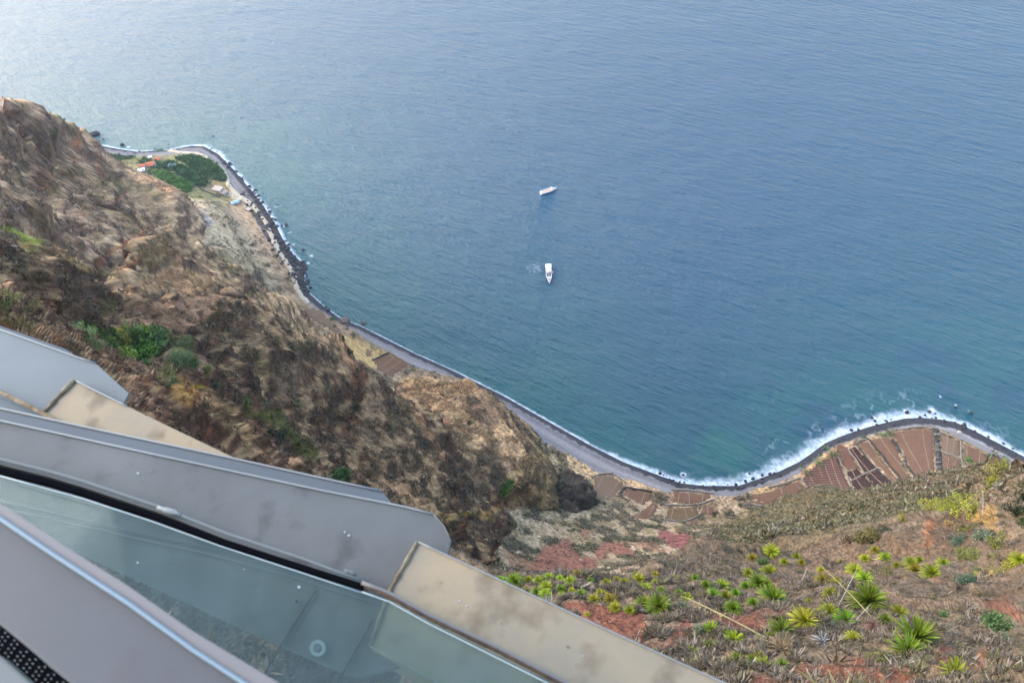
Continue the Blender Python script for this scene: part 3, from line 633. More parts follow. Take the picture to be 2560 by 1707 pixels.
field(T_([(975,860),(1090,830),(1270,920),(1160,975),(1120,1020),(1000,950),(980,900)]), SOIL)
field(T_([(915,790),(960,790),(975,830),(970,880),(915,850)]), SOIL_G)
field(zz([(220,360),(300,430),(350,460),(300,470),(225,420)], 2.94, 1240, 1000), SOIL)

def ribbon(name, line, width, hgt, mat, lift=.4, jit=.25, step=3., pts3=None, props=None, wj=.2, sink=1.0):
    P = pts3 if pts3 is not None else np.array([low(a, b)[:2] for a, b in line]); q = []
    for i in range(len(P)-1):
        n_ = max(1, int(np.linalg.norm(P[i+1]-P[i])/step)); q += [P[i]+(P[i+1]-P[i])*j/n_ for j in range(n_)]
    q.append(P[-1]); q = np.array(q); d = np.gradient(q, axis=0); d /= np.linalg.norm(d, axis=1, keepdims=True)+1e-9; n_ = np.c_[-d[:, 1], d[:, 0]]
    q = q+n_*RNG.uniform(-jit, jit, (len(q), 1)); wd = width/2*(1+RNG.uniform(-wj, wj, len(q)))[:, None]; v = []
    l, r = q+n_*wd, q-n_*wd; zc = lowz(q[:, 0], q[:, 1])+lift; h = hgt*(1+RNG.uniform(-wj, wj, len(q)))
    V = np.stack([np.c_[l, zc-sink], np.c_[l*.97+q*.03, zc+h], np.c_[r*.97+q*.03, zc+h], np.c_[r, zc-sink]], 1).reshape(-1, 3)
    F = np.array([(4*i+k, 4*i+k+1, 4*i+k+5, 4*i+k+4) for i in range(len(q)-1) for k in range(3)])
    return np_mesh(name, V, F, mat, None, **(props or dict(kind='structure')))
M_PATH = material('trodden_earth', srgb(212, 188, 156)*.66, .95, var=.12, scale=.4); M_LINE = material('field_line', srgb(196, 160, 132)*.5, .95, var=.2, scale=.4); M_STONE = material('dry_stone', srgb(176, 156, 132)*.6, .95, var=.35, scale=1.2, bump=.8, bscale=2.)
M_STONED = material('dark_stone', srgb(84, 74, 66)*.62, .95, var=.4, scale=1.2, bump=.8, bscale=2.); M_WOOD = material('weathered_pole', srgb(190, 172, 150)*.62, .9, var=.3, scale=1.)
# irrigation lines within the plots and strips between them, built as low earth ribbons
for l in [[(270,700),(350,855)],[(370,650),(410,740)],[(430,620),(525,855)],[(485,560),(620,880)],[(690,670),(810,860)],[(680,455),(1025,850)],[(845,378),(900,440)],[(920,550),(1010,645)],
          [(1070,730),(1170,840)],[(965,365),(1140,600),(1300,850)],[(1155,290),(1370,690),(1465,880)],[(1370,265),(1440,690)],[(1440,695),(1365,690)],[(1620,340),(1605,520)],[(1680,400),(1665,530)],[(1625,550),(1605,700)],
          [(1690,580),(1675,705)],[(1660,740),(1668,850)],[(1800,440),(1800,540)],[(1930,510),(1920,600)],[(1850,600),(1810,770)],[(0,840),(35,960)],[(130,775),(210,880)]]:
    ribbon('path_or_irrigation', R_(l), .42, .06, M_LINE, lift=.42, jit=.15, wj=.3)
for l in [[(785,560),(745,645)],[(730,650),(715,710)],[(905,590),(845,680)],[(830,690),(790,740)],[(980,675),(960,705)],[(1090,685),(1065,765)],[(1165,770),(1120,845)],[(1355,670),(1335,765)],[(1415,675),(1425,770)],[(1525,685),(1515,740)],
          [(1305,780),(1285,880)],[(1385,785),(1405,870)],[(1435,780),(1445,820)],[(1555,780),(1560,845)],[(1420,890),(1435,920)],[(1075,800),(1035,865)],[(1970,650),(1975,700)],[(2090,640),(2115,730)]]:
    ribbon('path_or_irrigation', Q_(l), .5, .06, M_LINE, lift=.42, jit=.15, wj=.3)
for l in [[(1000,945),(1130,865)],[(1035,975),(1190,885)],[(1110,1010),(1250,925)],[(475,515),(560,500)],[(530,560),(610,525)],[(590,600),(680,560)],[(690,695),(740,665)],[(920,830),(970,815)]]:
    ribbon('path_or_irrigation', T_(l), .5, .06, M_LINE, lift=.42, jit=.15, wj=.3)
K_ = lambda l: zz(l, 5.113, 180, 310); J_ = lambda l: zz(l, 7.84, 500, 440)
ribbon('path_or_irrigation', K_([(1230,340),(1320,355),(1400,370),(1520,378),(1600,380),(1700,420),(1740,460),(1860,520),(1920,580),(1980,680),(2000,780),(2060,860),(2180,950),(2300,1040)])+J_([(960,530),(1080,640),(1150,725)]), 5.4, .12, M_PATH, lift=.5, jit=.4, wj=.15)
ribbon('path_or_irrigation', J_([(1220,800),(1265,880),(1310,955)]), 4.6, .12, M_PATH, lift=.5, jit=.3)
ribbon('path_or_irrigation', J_([(1330,1040),(1400,1170),(1450,1270),(1500,1380),(1550,1470)])+T_([(240,0),(290,100),(350,180),(395,260),(410,340),(430,380),(460,430),(500,470)]), 5., .12, M_PATH, lift=.5, jit=.4, wj=.3)
ribbon('path_or_irrigation', K_([(1180,610),(1330,640),(1560,780),(1700,860),(1900,940)]), 2.2, .1, M_STONED, lift=.4)
ribbon('path_or_irrigation', K_([(1360,960),(1450,1010),(1700,1020),(1900,1040)]), 2.0, .1, M_PATH, lift=.5)
# dry stone walls
def wall(line, wdt, h, lab, mat=None):
    o = ribbon('stone_wall', line, wdt, h, mat or M_STONE, lift=.3, jit=.3, step=2., props={}, wj=.35); return tag(o, lab, 'wall', 'dry stone walls round the fields')
wall(R_([(0,808),(60,800),(120,775),(195,748)]), 1.2, .9, 'pale stone wall on the seaward side of the leftmost plain plot of the right headland')
wall(R_([(195,748),(240,815),(290,885)]), 1.1, .9, 'pale stone wall sloping between the plain plot and the ridged plot')
wall(R_([(556,550),(640,700),(718,885)]), .9, .7, 'light wall on the right side of the large red-brown ridged field')
wall(R_([(650,475),(740,590),(810,705)]), .9, .6, 'thin wall between the faintly ridged strip and the dark ploughed plots')
wall(R_([(680,780),(820,710),(942,655)]), 1.0, .7, 'light wall crossing through the middle of the dark ploughed plots')
wall(R_([(825,712),(930,855)]), .9, .7, 'dark wall dividing the two lower dark ploughed plots', M_STONED)
wall(R_([(740,430),(850,580),(1000,730),(1095,820)]), .9, .6, 'dark low wall on the right side of the dark ploughed plots', M_STONED)
wall(R_([(735,415),(800,385),(845,375)]), 1.2, .9, 'short pale wall at the seaward end of the long plain strip')
wall(R_([(850,378),(980,530),(1080,665),(1220,835)]), 1.1, .8, 'dark wall running the full length between the two long plain strips', M_STONED)
wall(R_([(1080,380),(1130,450),(1160,510)]), 1.8, .8, 'rubble wall at the seaward start of the narrow ditch with planks', M_STONED)
wall(R_([(1200,560),(1215,620),(1290,730),(1345,870)]), 1., .7, 'overgrown dark wall continuing inland below the narrow ditch', M_STONED)
wall(R_([(1090,300),(1140,285),(1250,270),(1380,258)]), 1.2, .9, 'brown wall on the seaward edge of the widest fan-shaped field')
wall(R_([(1540,308),(1640,345),(1740,383)]), 1.3, .9, 'pale wall on the shingle edge just right of the stony channel')
wall(R_([(1745,383),(1850,430),(2010,520)]), 1.2, .9, 'brown wall along the shingle leading to the low hedge')
wall(R_([(1545,490),(1600,515),(1680,545),(1755,570)]), 1.3, .9, 'pale curved wall across the plots right of the stony channel')
wall(R_([(1743,385),(1745,560)]), .9, .7, 'straight wall between upper plots, starting at the shingle edge')
wall(R_([(1755,575),(1755,700),(1765,795)]), .9, .7, 'straight wall between lower plots, below the curved wall')
wall(R_([(1560,688),(1650,705),(1755,722)]), 1.0, .7, 'dark wall over the plot that has the white sheet', M_STONED)
wall(Q_([(2000,645),(2120,615),(2230,570)]), 1.2, .9, 'thick pale wall above the wide plot beside the shingle cove')
wall(Q_([(905,690),(950,640),(1050,660),(1150,675)]), 1.4, 1., 'dark wall round the top of the second plot left of the gully', M_STONED)
wall(Q_([(700,570),(760,545),(860,535),(955,610)]), 1.4, .8, 'tan bank along the seaward edge of the largest cove plot')
wall(Q_([(1290,660),(1400,660),(1500,670),(1600,685)]), 1.3, .8, 'pale wall facing the shingle above the three-lane plot')
wall(Q_([(1240,772),(1380,772),(1490,765),(1600,730)]), 1.2, .7, 'wall between the upper and lower plots right of the gully')
wall(Q_([(1240,880),(1370,895),(1490,850)]), 1.2, .7, 'wall under the weedy brown plot right of the gully')
wall(Q_([(1820,770),(1870,765),(1960,780)]), 1.3, .7, 'curved tan terrace wall below the small red-brown plot')
wall(T_([(1100,825),(1180,875),(1270,925)]), 1.3, .8, 'pale wall between the red terrace plot and the shingle beach')
wall(T_([(970,885),(1030,860),(1095,830)]), 1.6, .8, 'dark wall on the far side of the red terrace plot', M_STONED)
# the stony channel and the ditch, with poles laid across
ribbon('channel', R_([(1505,280),(1515,400),(1525,560),(1535,700),(1560,800),(1590,890)]), 4.6, .05, M_STONED, lift=.5, jit=.4)
ribbon('channel', R_([(1550,640),(1560,760),(1600,880)]), 1.6, .1, M_STONED, lift=.56, jit=.2)
def pole(a, b, lab, grp, r=.28):
    p, q = low(*a), low(*b); p[2] += 1.0; q[2] += 1.05; mid = (p+q)/2; m = MB().tube([Vector(p-mid), Vector((q-p)*.02), Vector(q-mid)], [r, r*.9, r*.75]); o = m.build('pole', M_WOOD); o.location = mid
    return tag(o, lab, 'pole', grp)
for i, (a, b) in enumerate([((1470,322),(1545,345)),((1480,335),(1550,330)),((1478,345),(1545,318)),((1490,420),(1555,440)),((1495,432),(1550,418)),((1495,445),(1555,450)),((1485,470),(1555,490)),((1490,500),(1560,492)),((1495,488),(1550,482)),
        ((1490,555),(1550,560)),((1490,598),(1550,605)),((1495,612),(1548,600)),((1495,640),(1552,655)),((1490,655),(1550,640)),((1492,662),(1550,668))]):
    pole(*R_([a, b]), 'pale weathered pole laid across the stony channel between the fields', 'poles laid across the stony channel')
for i, (a, b) in enumerate([((1155,532),(1212,535)),((1160,540),(1205,545)),((1180,570),(1215,578)),((1150,628),(1215,610)),((1155,615),(1230,625))]):
    pole(*R_([a, b]), 'pale plank-like pole lying over the narrow ditch in the widest field', 'poles over the narrow ditch')
for i, (a, b) in enumerate([((1385,240),(1480,262)),((1410,262),(1505,280)),((1425,280),(1500,262)),((1440,238),(1520,275))]):
    pole(*R_([a, b]), 'driftwood pole in the heap at the seaward mouth of the stony channel', 'driftwood poles at the channel mouth', .38)
# tanks, sheet, pale boulder
M_GREEN = material('pond_liner', (.03, .19, .085), .35, var=.2, scale=.5); M_LIME = material('algae', (.22, .34, .03), .5, var=.2, scale=.5); M_CONC = material('concrete', (.38, .36, .33), .9, var=.15, scale=1.)
def tank(poly, mat, lab):
    P = [Vector(low(a, b)) for a, b in R_(poly)]; c = sum(P, Vector())/len(P); z = max(p.z for p in P)+1.5; rt = empty('water_tank', (c.x, c.y, z-1.5), lab, 'water tank')
    m = MB(); n_ = len(P)
    for i in range(n_):
        a, b = P[i]-c, P[(i+1) % n_]-c; d = (b-a); m.box(((a+b)/2).to_2d().to_3d()+Vector((0, 0, .6)), (d.to_2d().length+.5, .5, 1.9), math.atan2(d.y, d.x))
    m.build('rim', M_CONC, rt); MB().prism([Vector((p.x-c.x, p.y-c.y, 1.25)) for p in P], .6).build('water_surface', mat, rt)
tank([(1185,855),(1245,838),(1278,890),(1210,895)], M_GREEN, 'square tank of dark green water at the foot of the field fan')
tank([(1275,858),(1312,855),(1322,878),(1292,884)], M_LIME, 'small tank of lime green algae beside the dark green tank')
p = low(*R_([(1630,738)])[0]); M_WHITE = material('white_sheet', (.7, .7, .72), .7, var=.08)
m = MB(); m.add([(-2.6,-1.2,.1),(0,-1.4,.35),(2.7,-1.1,.12),(2.4,1.2,.1),(.2,1.0,.4),(-2.4,1.3,.1)], [(0,1,4,5),(1,2,3,4)]); m.add([(-2.6,-1.2,-.1),(0,-1.4,-.1),(2.7,-1.1,-.1),(2.4,1.2,-.1),(.2,1.0,-.1),(-2.4,1.3,-.1)], [(0,5,4,1),(1,4,3,2)])
o = m.build('ground_sheet', M_WHITE); o.location = (p[0], p[1], p[2]+.55); tag(o, 'white sheet spread on the red soil plot', 'sheet')

# ------------------------------------------------------------------ boulders
M_ROCK = material('basalt', srgb(70, 62, 62)*.6, .9, var=.35, scale=.5, bump=.8, bscale=1.); M_ROCKT = material('tan_rock', srgb(132, 108, 92)*.6, .9, var=.3, scale=.4, bump=.8, bscale=1.); M_ROCKW = material('pale_rock', srgb(206, 190, 170)*.64, .9, var=.15, scale=.5)
def boulder_mesh(seed, sub=3):
    bm = bmesh.new(); bmesh.ops.create_icosphere(bm, subdivisions=sub, radius=1); P = np.array([v.co[:] for v in bm.verts]); n_ = fbm(P+seed*9, 1.6, 4, 900+seed, .55)
    f_ = np.abs(fbm(P+seed*5, .9, 2, 950+seed)); P = P*(1+n_[:, None]*.9-f_[:, None]*.35); P[:, 2] *= .72; P = np.sign(P)*np.abs(P)**.9
    for v, q in zip(bm.verts, P): v.co = q
    me = bpy.data.meshes.new('boulder'); bm.to_mesh(me); bm.free(); return me
BM = [boulder_mesh(i) for i in range(6)]; BMS = [boulder_mesh(i+10, 2) for i in range(4)]
def boulder(px, py, rpx, lab, grp=None, mat=None, mesh=None, sea_=False, xy=None, r=None, name='boulder'):
    if xy is None:
        p = low(px, py) if not sea_ else at(px, py, 0)
    else: p = np.array(xy)
    t_ = math.sqrt(p[0]**2+p[1]**2+(p[2]-CZ)**2); r = r or rpx*t_/FPX
    me = (mesh or random.choice(BM)).copy(); me.materials.append(mat or M_ROCK); o = bpy.data.objects.new(name, me); C.objects.link(o); o.location = (p[0], p[1], p[2]+r*.15); o.scale = (r*random.uniform(.85, 1.15), r*random.uniform(.85, 1.15), r); o.rotation_euler = (0, 0, random.uniform(0, 6.3))
    return tag(o, lab, 'rock', grp)
G_SEA = 'rocks standing in the sea'
for px, py, r, lab in [(239,338,8,'largest dark rock in the sea off the far left point'),(202,339,5,'flat dark rock with foam, farthest left in the sea'),(226,348,2.5,'small dark rock near the far left shore below the largest rock'),(258,349,2.2,'small rock right of the largest far left rock'),
        (306,363,4.5,'dark rock stack at the end of the small far left bay'),(532,340,2,'lone rock in open water off the headland'),(422,361,1.6,'tiny rock off the straight shore of the headland'),(639,476,3.4,'rounded black rock at the waterline near the tan building'),
        (694,514,2.6,'rock in a foam patch off the boulder shore'),(715,563,4.2,'round black rock standing alone off the boulder shore'),(704,565,2.6,'narrow rock just left of the lone round rock'),(689,550,3.4,'rock at the edge of the boulder shore with white foam round it'),
        (684,547,2,'small rock touching the foamy shore rock'),(758,625,3,'rock beside the surf where the boulder shore ends'),(1708,1187,3.6,'black rock awash in the surf at the left of the deep cove'),(1874,1184,2.6,'small rock in white surf on the cove bend'),
        (1882,1196,4,'black rock where the surf meets the cove shingle'),(2179,1044,3.6,'black rock in the surf on the left of the right headland'),(2187,1052,3,'black rock beside the surf at the left headland edge'),(2268,1031,4.6,'dome shaped rock in surf at the top of the right headland'),
        (2323,1029,3.6,'round rock in surf above the channel mouth'),(2313,1038,2.6,'small rock close to shore above the channel mouth'),(2338,1034,2.2,'tiny rock right of the channel mouth in the surf'),(2427,1032,4.2,'lone black rock in open water off the right headland'),
        (2389,1017,3,'low rock ringed by foam farthest out off the right headland'),(2048,1063,2.4,'small dark rock in calm water left of the right headland')]:
    boulder(px, py, r, lab, G_SEA, sea_=True)
boulder(863, 801, 11, 'big tan boulder on the shingle beach beside the terrace wall', 'boulders on the beach', M_ROCKT)
boulder(870, 814, 4.5, 'brown boulder at the foot of the big tan boulder', 'boulders on the beach', M_ROCKT)
boulder(910, 809, 7, 'brown boulder at the waterline of the long beach', 'boulders on the beach', M_ROCKT)
boulder(822, 775, 5, 'dark boulder in the rubble at the start of the long beach', 'boulders on the beach')
boulder(815, 769, 3, 'small dark boulder above the rubble at the start of the long beach', 'boulders on the beach')
boulder(867, 822, 4, 'flat brown stone on the terrace wall below the big tan boulder', 'boulders on the beach', M_ROCKT)
boulder(2399, 1081, 4.5, 'pale cream boulder lying on the shingle of the right headland', 'boulders on the beach', M_ROCKW)
boulder(2410, 1066, 5.5, 'black boulder at the wet edge of the right headland', 'boulders on the beach')
RQ = np.random.default_rng(21)
bp_, bs_ = low_many(RQ.uniform(560, 790, 2600), RQ.uniform(400, 730, 2600)); cnt = 0
for p, s_ in zip(bp_, bs_):                            # the heap of basalt blocks along the far shore
    if -3 < s_ < (20 if p[1] < 800 else 7)*random.random()**.7 and cnt < 190:
        boulder(0, 0, 0, 'black basalt block in the heap along the boulder shore', 'basalt blocks of the boulder shore', mesh=random.choice(BMS), xy=p, r=random.uniform(.9, 2.6), name='shore_block'); cnt += 1
bx2 = [(170, 545, 345, 385, 250), (540, 640, 380, 490, 250), (1650, 1960, 1180, 1240, 500), (2040, 2560, 1040, 1150, 900)]
qx = np.concatenate([RQ.uniform(a, b, n_) for a, b, c_, d, n_ in bx2]); qy = np.concatenate([RQ.uniform(c_, d, n_) for a, b, c_, d, n_ in bx2])
bp_, bs_ = low_many(qx, qy); cnt = 0; qo = RQ.permutation(len(bp_))
for p, s_ in zip(bp_[qo], bs_[qo]):                    # wet blocks along the waterline
    if -2.5 < s_ < 5 and cnt < 90:
        boulder(0, 0, 0, 'dark wet stone in the swash along the shingle', 'wet stones along the waterline', mesh=random.choice(BMS), xy=p, r=random.uniform(.6, 1.6), name='shore_stone'); cnt += 1

# ------------------------------------------------------------------ houses and sheds on the headland
M_WALLC = material('lime_wash', srgb(222, 208, 188)*.64, .9, var=.12, scale=.6); M_WALLW = material('white_wall', srgb(236, 232, 226)*.64, .9, var=.08, scale=.6)
M_TILE = material('orange_roof', srgb(232, 128, 88)*.64, .85, var=.2, scale=1.5); M_TIN = material('teal_tin_roof', srgb(186, 214, 212)*.64, .6, var=.12, scale=.8); M_TANR = material('tan_flat_roof', srgb(216, 190, 166)*.62, .9, var=.12, scale=.5)
M_DARK = material('dark_opening', (.03, .028, .026), .8); M_GLASSH = material('net_roof', srgb(130, 150, 166)*.62, .6, var=.15, scale=.8); M_DOOR = material('wood_door', (.12, .07, .05), .8)
def house(px, py, L_, B_, Hh, rz, lab, roof='gable', rm=None, wm=None, cat='house', name='house', ph=1.4):
    p = low(px, py); rt = empty(name, (p[0], p[1], p[2]-.6), lab, cat, rz=math.radians(rz))
    w_ = MB(); t_ = .35
    w_.box((0, -B_/2+t_/2, Hh/2), (L_, t_, Hh)).box((0, B_/2-t_/2, Hh/2), (L_, t_, Hh)).box((-L_/2+t_/2, 0, Hh/2), (t_, B_-2*t_-.006, Hh)).box((L_/2-t_/2, 0, Hh/2), (t_, B_-2*t_-.006, Hh))
    if roof == 'gable':
        for sx in (-1, 1): w_.prism([(sx*(L_/2-.02), -B_/2, Hh), (sx*(L_/2-.02), B_/2, Hh), (sx*(L_/2-.02), 0, Hh+ph)][::1], .02)
    w_.build('wall', wm or M_WALLC, rt)
    if roof == 'gable':
        m = MB(); o_ = .5
        for sy in (-1, 1):
            m.add([(-L_/2-o_, sy*(B_/2+o_), Hh-.15), (L_/2+o_, sy*(B_/2+o_), Hh-.15), (L_/2+o_, 0, Hh+ph), (-L_/2-o_, 0, Hh+ph), (-L_/2-o_, sy*(B_/2+o_), Hh+.08), (L_/2+o_, sy*(B_/2+o_), Hh+.08), (L_/2+o_, 0, Hh+ph+.24), (-L_/2-o_, 0, Hh+ph+.24)],
                  [(0, 1, 2, 3), (4, 7, 6, 5), (0, 4, 5, 1), (1, 5, 6, 2), (2, 6, 7, 3), (3, 7, 4, 0)])
        m.build('roof', rm or M_TILE, rt)
    else:
        MB().box((0, 0, Hh+.14), (L_+.5, B_+.5, .28)).build('roof', rm or M_TANR, rt)
    for sx in (-.3, .3):
        MB().box((sx*L_, -B_/2-.03, Hh*.58), (1.1, .08, 1.1)).build('window', M_DARK, rt)
    d = MB().box((0, -B_/2-.04, 1.3), (1.1, .1, 2.1)).build('door', M_DOOR, rt)
    return rt
house(546, 477, 12, 8, 4.2, -28, 'roofless-looking pale tan building beside the track on the shore', 'flat', M_TANR)
house(561, 484, 7, 8, 3.4, -28, 'lower tan annexe between the pale building and the paved yard', 'flat', material('brown_roof', srgb(190, 160, 138)*.62, .9, var=.2, scale=.5))
house(589, 509, 9, 5, 3, 24, 'shed with pale teal metal roof on the dry slope', 'gable', M_TIN, M_WALLW, 'shed', 'shed', 1.)
house(622, 525, 6, 4.5, 2.2, -40, 'small pale ruin right beside the shore track', 'flat', M_TANR, M_WALLC, 'ruin', 'ruin')
house(378, 416, 11, 9, 4, 12, 'largest house with an orange tiled roof among the gardens', 'gable', M_TILE, M_WALLW, ph=2.2)
house(356, 418, 7, 5, 3, 5, 'small orange roofed hut left of the largest orange house', 'gable', M_TILE, M_WALLC, 'hut', 'hut')
house(393, 402, 10, 5.5, 3.2, 8, 'long low orange roofed house behind the largest orange house', 'gable', M_TILE, M_WALLC)
house(355, 429, 8, 6.5, 3, 20, 'white roofed hut at the edge of the cliff ridge', 'flat', M_WHITE, M_WALLW, 'hut', 'hut')
house(235, 372, 13, 7, 3.6, 14, 'lone orange roofed house in the far left garden strip', 'gable', M_TILE, M_WALLC)
house(431, 417, 9, 7, 2.6, -10, 'shed with a blue grey net roof among dark trees', 'gable', M_GLASSH, M_WALLC, 'shed', 'shed', .8)
house(376, 396, 5, 3.5, 2.6, 10, 'tiny white hut behind the long orange roofed house', 'flat', M_WHITE, M_WALLW, 'hut', 'hut')
ribbon('path_or_irrigation', [(566,484),(585,492),(604,500)], 9, .1, M_PATH, lift=.45, jit=.2)
ribbon('path_or_irrigation', [(611,517),(628,528)], 4, .1, M_PATH, lift=.45, jit=.2)

# ------------------------------------------------------------------ boats
M_HULL = material('boat_white', (.72, .72, .72), .35, var=.05, scale=.5, spec=.5); M_DECK = material('boat_deck', srgb(214, 190, 172), .7, var=.15, scale=1.); M_SEAT = material('boat_seats', srgb(226, 176, 140), .7, var=.3, scale=2.)
M_WOODB = material('varnished_wood', srgb(196, 140, 120), .5, var=.2, scale=1.5); M_AWN = material('awning', (.76, .75, .72), .8, var=.05); M_WIN = material('boat_window', (.05, .06, .1), .15, spec=.6)
def hull_mb(L_, B_, Hh, stern=.8, n=18, rake=1.2):
    m = MB(); secs = []
    for i in range(n+1):
        u = i/n; x = -L_/2+L_*u
        b = B_/2*(stern+(1-stern)*min(u/.3, 1)) if u < .3 else B_/2*(1-max(0, (u-.5)/.5)**2.2)
        b = max(b, .06); sh = Hh*(1+.35*max(0, u-.55)**1.5*2)
        secs.append([(x, b, sh), (x-rake*.2*u, b*.86, Hh*.35), (x-rake*.5*u, b*.45, -.5), (x-rake*.5*u, -b*.45, -.5), (x-rake*.2*u, -b*.86, Hh*.35), (x, -b, sh)])
    v = [p for s_ in secs for p in s_]; f = []
    for i in range(n):
        for k in range(5): f.append((i*6+k, (i+1)*6+k, (i+1)*6+k+1, i*6+k+1))
    f.append(tuple(range(6))); f.append(tuple(n*6+k for k in range(6))[::-1]); m.add(v, f)
    return m, secs
def deck_mb(secs, z, inset=.25, i0=0, i1=None):
    i1 = i1 or len(secs)-1; top = [(s_[0][0], max(s_[0][1]-inset, .02), z) for s_ in secs[i0:i1]]; bot = [(s_[5][0], min(s_[5][1]+inset, -.02), z) for s_ in secs[i0:i1]][::-1]; return MB().prism(top+bot, .12)
def gunwale(secs, w_=.22):
    m = MB()
    for k, sg in ((0, 1), (5, -1)):
        for i in range(len(secs)-1):
            a, b = Vector(secs[i][k]), Vector(secs[i+1][k]); m.box((a+b)/2+Vector((0, 0, .1)), ((b-a).length*1.03, w_, .3), math.atan2((b-a).y, (b-a).x))
    return m
def boat(name, a, b, B_, lab):
    p, q = at(*a, 0), at(*b, 0); L_ = float(np.linalg.norm(q-p)); c = (p+q)/2
    return empty(name, (c[0], c[1], 0), lab, 'boat', 'tour boats in the bay', math.atan2(q[1]-p[1], q[0]-p[0])), L_
rt, L_ = boat('tour_boat', (1351, 486), (1391, 473), 6, 'long white open tour boat with rows of seats, farther from the shore')
B_ = L_*.27; hm_, secs = hull_mb(L_, B_, 1.9, .86); h_ = hm_.build('hull', M_HULL, rt, smooth=False); gunwale(secs).build('gunwale', M_HULL, h_)
deck_mb(secs, 1.5, .3).build('deck', M_DECK, rt)
for i in range(9): MB().box((-L_*.30+i*L_*.062, .35, 1.85), (.55, B_*.58, .55)).build('seat_row', M_SEAT, rt)
m = MB()
for i in range(9): m.tube([(-L_*.42+i*L_*.08, B_*.46, 1.9), (-L_*.42+i*L_*.08, B_*.46, 3.3)], .07, 5)
m.tube([(-L_*.42, B_*.46, 3.3), (L_*.22, B_*.46, 3.3)], .08, 5); m.tube([(-L_*.42, B_*.46, 2.6), (L_*.22, B_*.46, 2.6)], .06, 5); m.build('railing', M_HULL, rt)
MB().box((L_*.23, B_*.12, 2.7), (L_*.07, B_*.5, 2.2), taper=.85).build('cabin', M_HULL, rt); MB().box((L_*.268, B_*.12, 2.9), (.1, B_*.36, .9)).build('windscreen', M_WIN, rt)
MB().box((-L_*.44, 0, 2.4), (.5, B_*.86, 1.9), taper=.9).build('stern_arch', M_HULL, rt)
MB().box((L_*.36, 0, 2.15), (L_*.1, B_*.3, .5), taper=.8).build('bow_locker', M_DECK, rt)
rt, L_ = boat('galleon_boat', (1371, 669), (1374, 710), 7, 'white tour ship with pointed bow and stern awnings, nearer the shore')
B_ = L_*.245; hm_, secs = hull_mb(L_, B_, 2.6, .85); h_ = hm_.build('hull', M_HULL, rt); gunwale(secs, .26).build('gunwale', M_HULL, h_)
deck_mb(secs, 2.2, .3).build('deck', M_DECK, rt)
MB().box((-L_*.365, 0, 5.6), (L_*.235, B_*1.02, .22)).build('awning', M_AWN, rt); MB().box((-L_*.15, B_*.03, 4.9), (L_*.165, B_*.78, .2)).build('awning', M_AWN, rt)
m = MB()
for x in (-L_*.46, -L_*.27, -L_*.22, -L_*.08):
    for y in (-B_*.36, B_*.36): m.tube([(x, y, 2.1), (x, y, 5.0)], .09, 5)
m.build('awning_post', M_HULL, rt)
for i in range(4):
    for sy in (-1, 1): MB().box((-L_*.035+i*L_*.068, sy*B_*.2, 2.6), (L_*.03, B_*.28, .7)).build('bench', M_WIN, rt)
MB().box((L_*.25, 0, 3.0), (L_*.05, B_*.66, 1.4)).build('fore_cabin', M_HULL, rt)
m = MB().prism([(L_*.29, B_*.13, 2.75), (L_*.29, -B_*.13, 2.75), (L_*.47, -.2, 3.2), (L_*.47, .2, 3.2)], .25); m.build('foredeck', M_WOODB, rt)
MB().tube([(L_*.44, 0, 3.2), (L_*.57, 0, 4.6)], [.32, .14], 7).build('bowsprit', M_WOODB, rt)
MB().tube([(-L_*.02, 0, 2.2), (-L_*.02, 0, 9.5)], [.2, .1], 7).build('mast', M_WOODB, rt)
p = at(1381, 681, 0); rt = empty('dinghy', (p[0], p[1], 0), 'small white dinghy alongside the tour ship with the awnings', 'dinghy', None, math.radians(-72)); hm_, secs = hull_mb(4.6, 2.1, .9, .9, 10, .4); hm_.build('hull', M_HULL, rt); deck_mb(secs, .55, .3).build('deck', M_DECK, rt); MB().box((-1.2, 0, .85), (.4, 1.5, .2)).build('seat', M_WOODB, rt)
# ------------------------------------------------------------------ plants
def leaf_material(name, col, var=.3, trans=.25, rnd=.5, attr=None):
    m = material(name, col, .6, var=var, scale=2.2, spec=.25, attr=attr, coord='Object'); t = m.node_tree; N, L = t.nodes, t.links; b = [x for x in N if x.type == 'BSDF_PRINCIPLED'][0]; src = b.inputs['Base Color'].links[0].from_socket
    oi_ = N.new('ShaderNodeObjectInfo'); hs = N.new('ShaderNodeHueSaturation'); L.new(src, hs.inputs['Color'])
    r = N.new('ShaderNodeMapRange'); r.inputs[3].default_value = .5-.035*rnd; r.inputs[4].default_value = .5+.035*rnd; L.new(oi_.outputs['Random'], r.inputs[0]); L.new(r.outputs[0], hs.inputs['Hue'])
    r2 = N.new('ShaderNodeMapRange'); r2.inputs[3].default_value = 1-.35*rnd; r2.inputs[4].default_value = 1+.3*rnd; L.new(oi_.outputs['Random'], r2.inputs[0]); L.new(r2.outputs[0], hs.inputs['Value']); L.new(hs.outputs[0], b.inputs['Base Color'])
    tr = N.new('ShaderNodeBsdfTranslucent'); L.new(hs.outputs[0], tr.inputs[0]); ms = N.new('ShaderNodeMixShader'); ms.inputs[0].default_value = trans; out = [x for x in N if x.type == 'OUTPUT_MATERIAL'][0]
    L.new(b.outputs[0], ms.inputs[1]); L.new(tr.outputs[0], ms.inputs[2]); L.new(ms.outputs[0], out.inputs[0]); return m
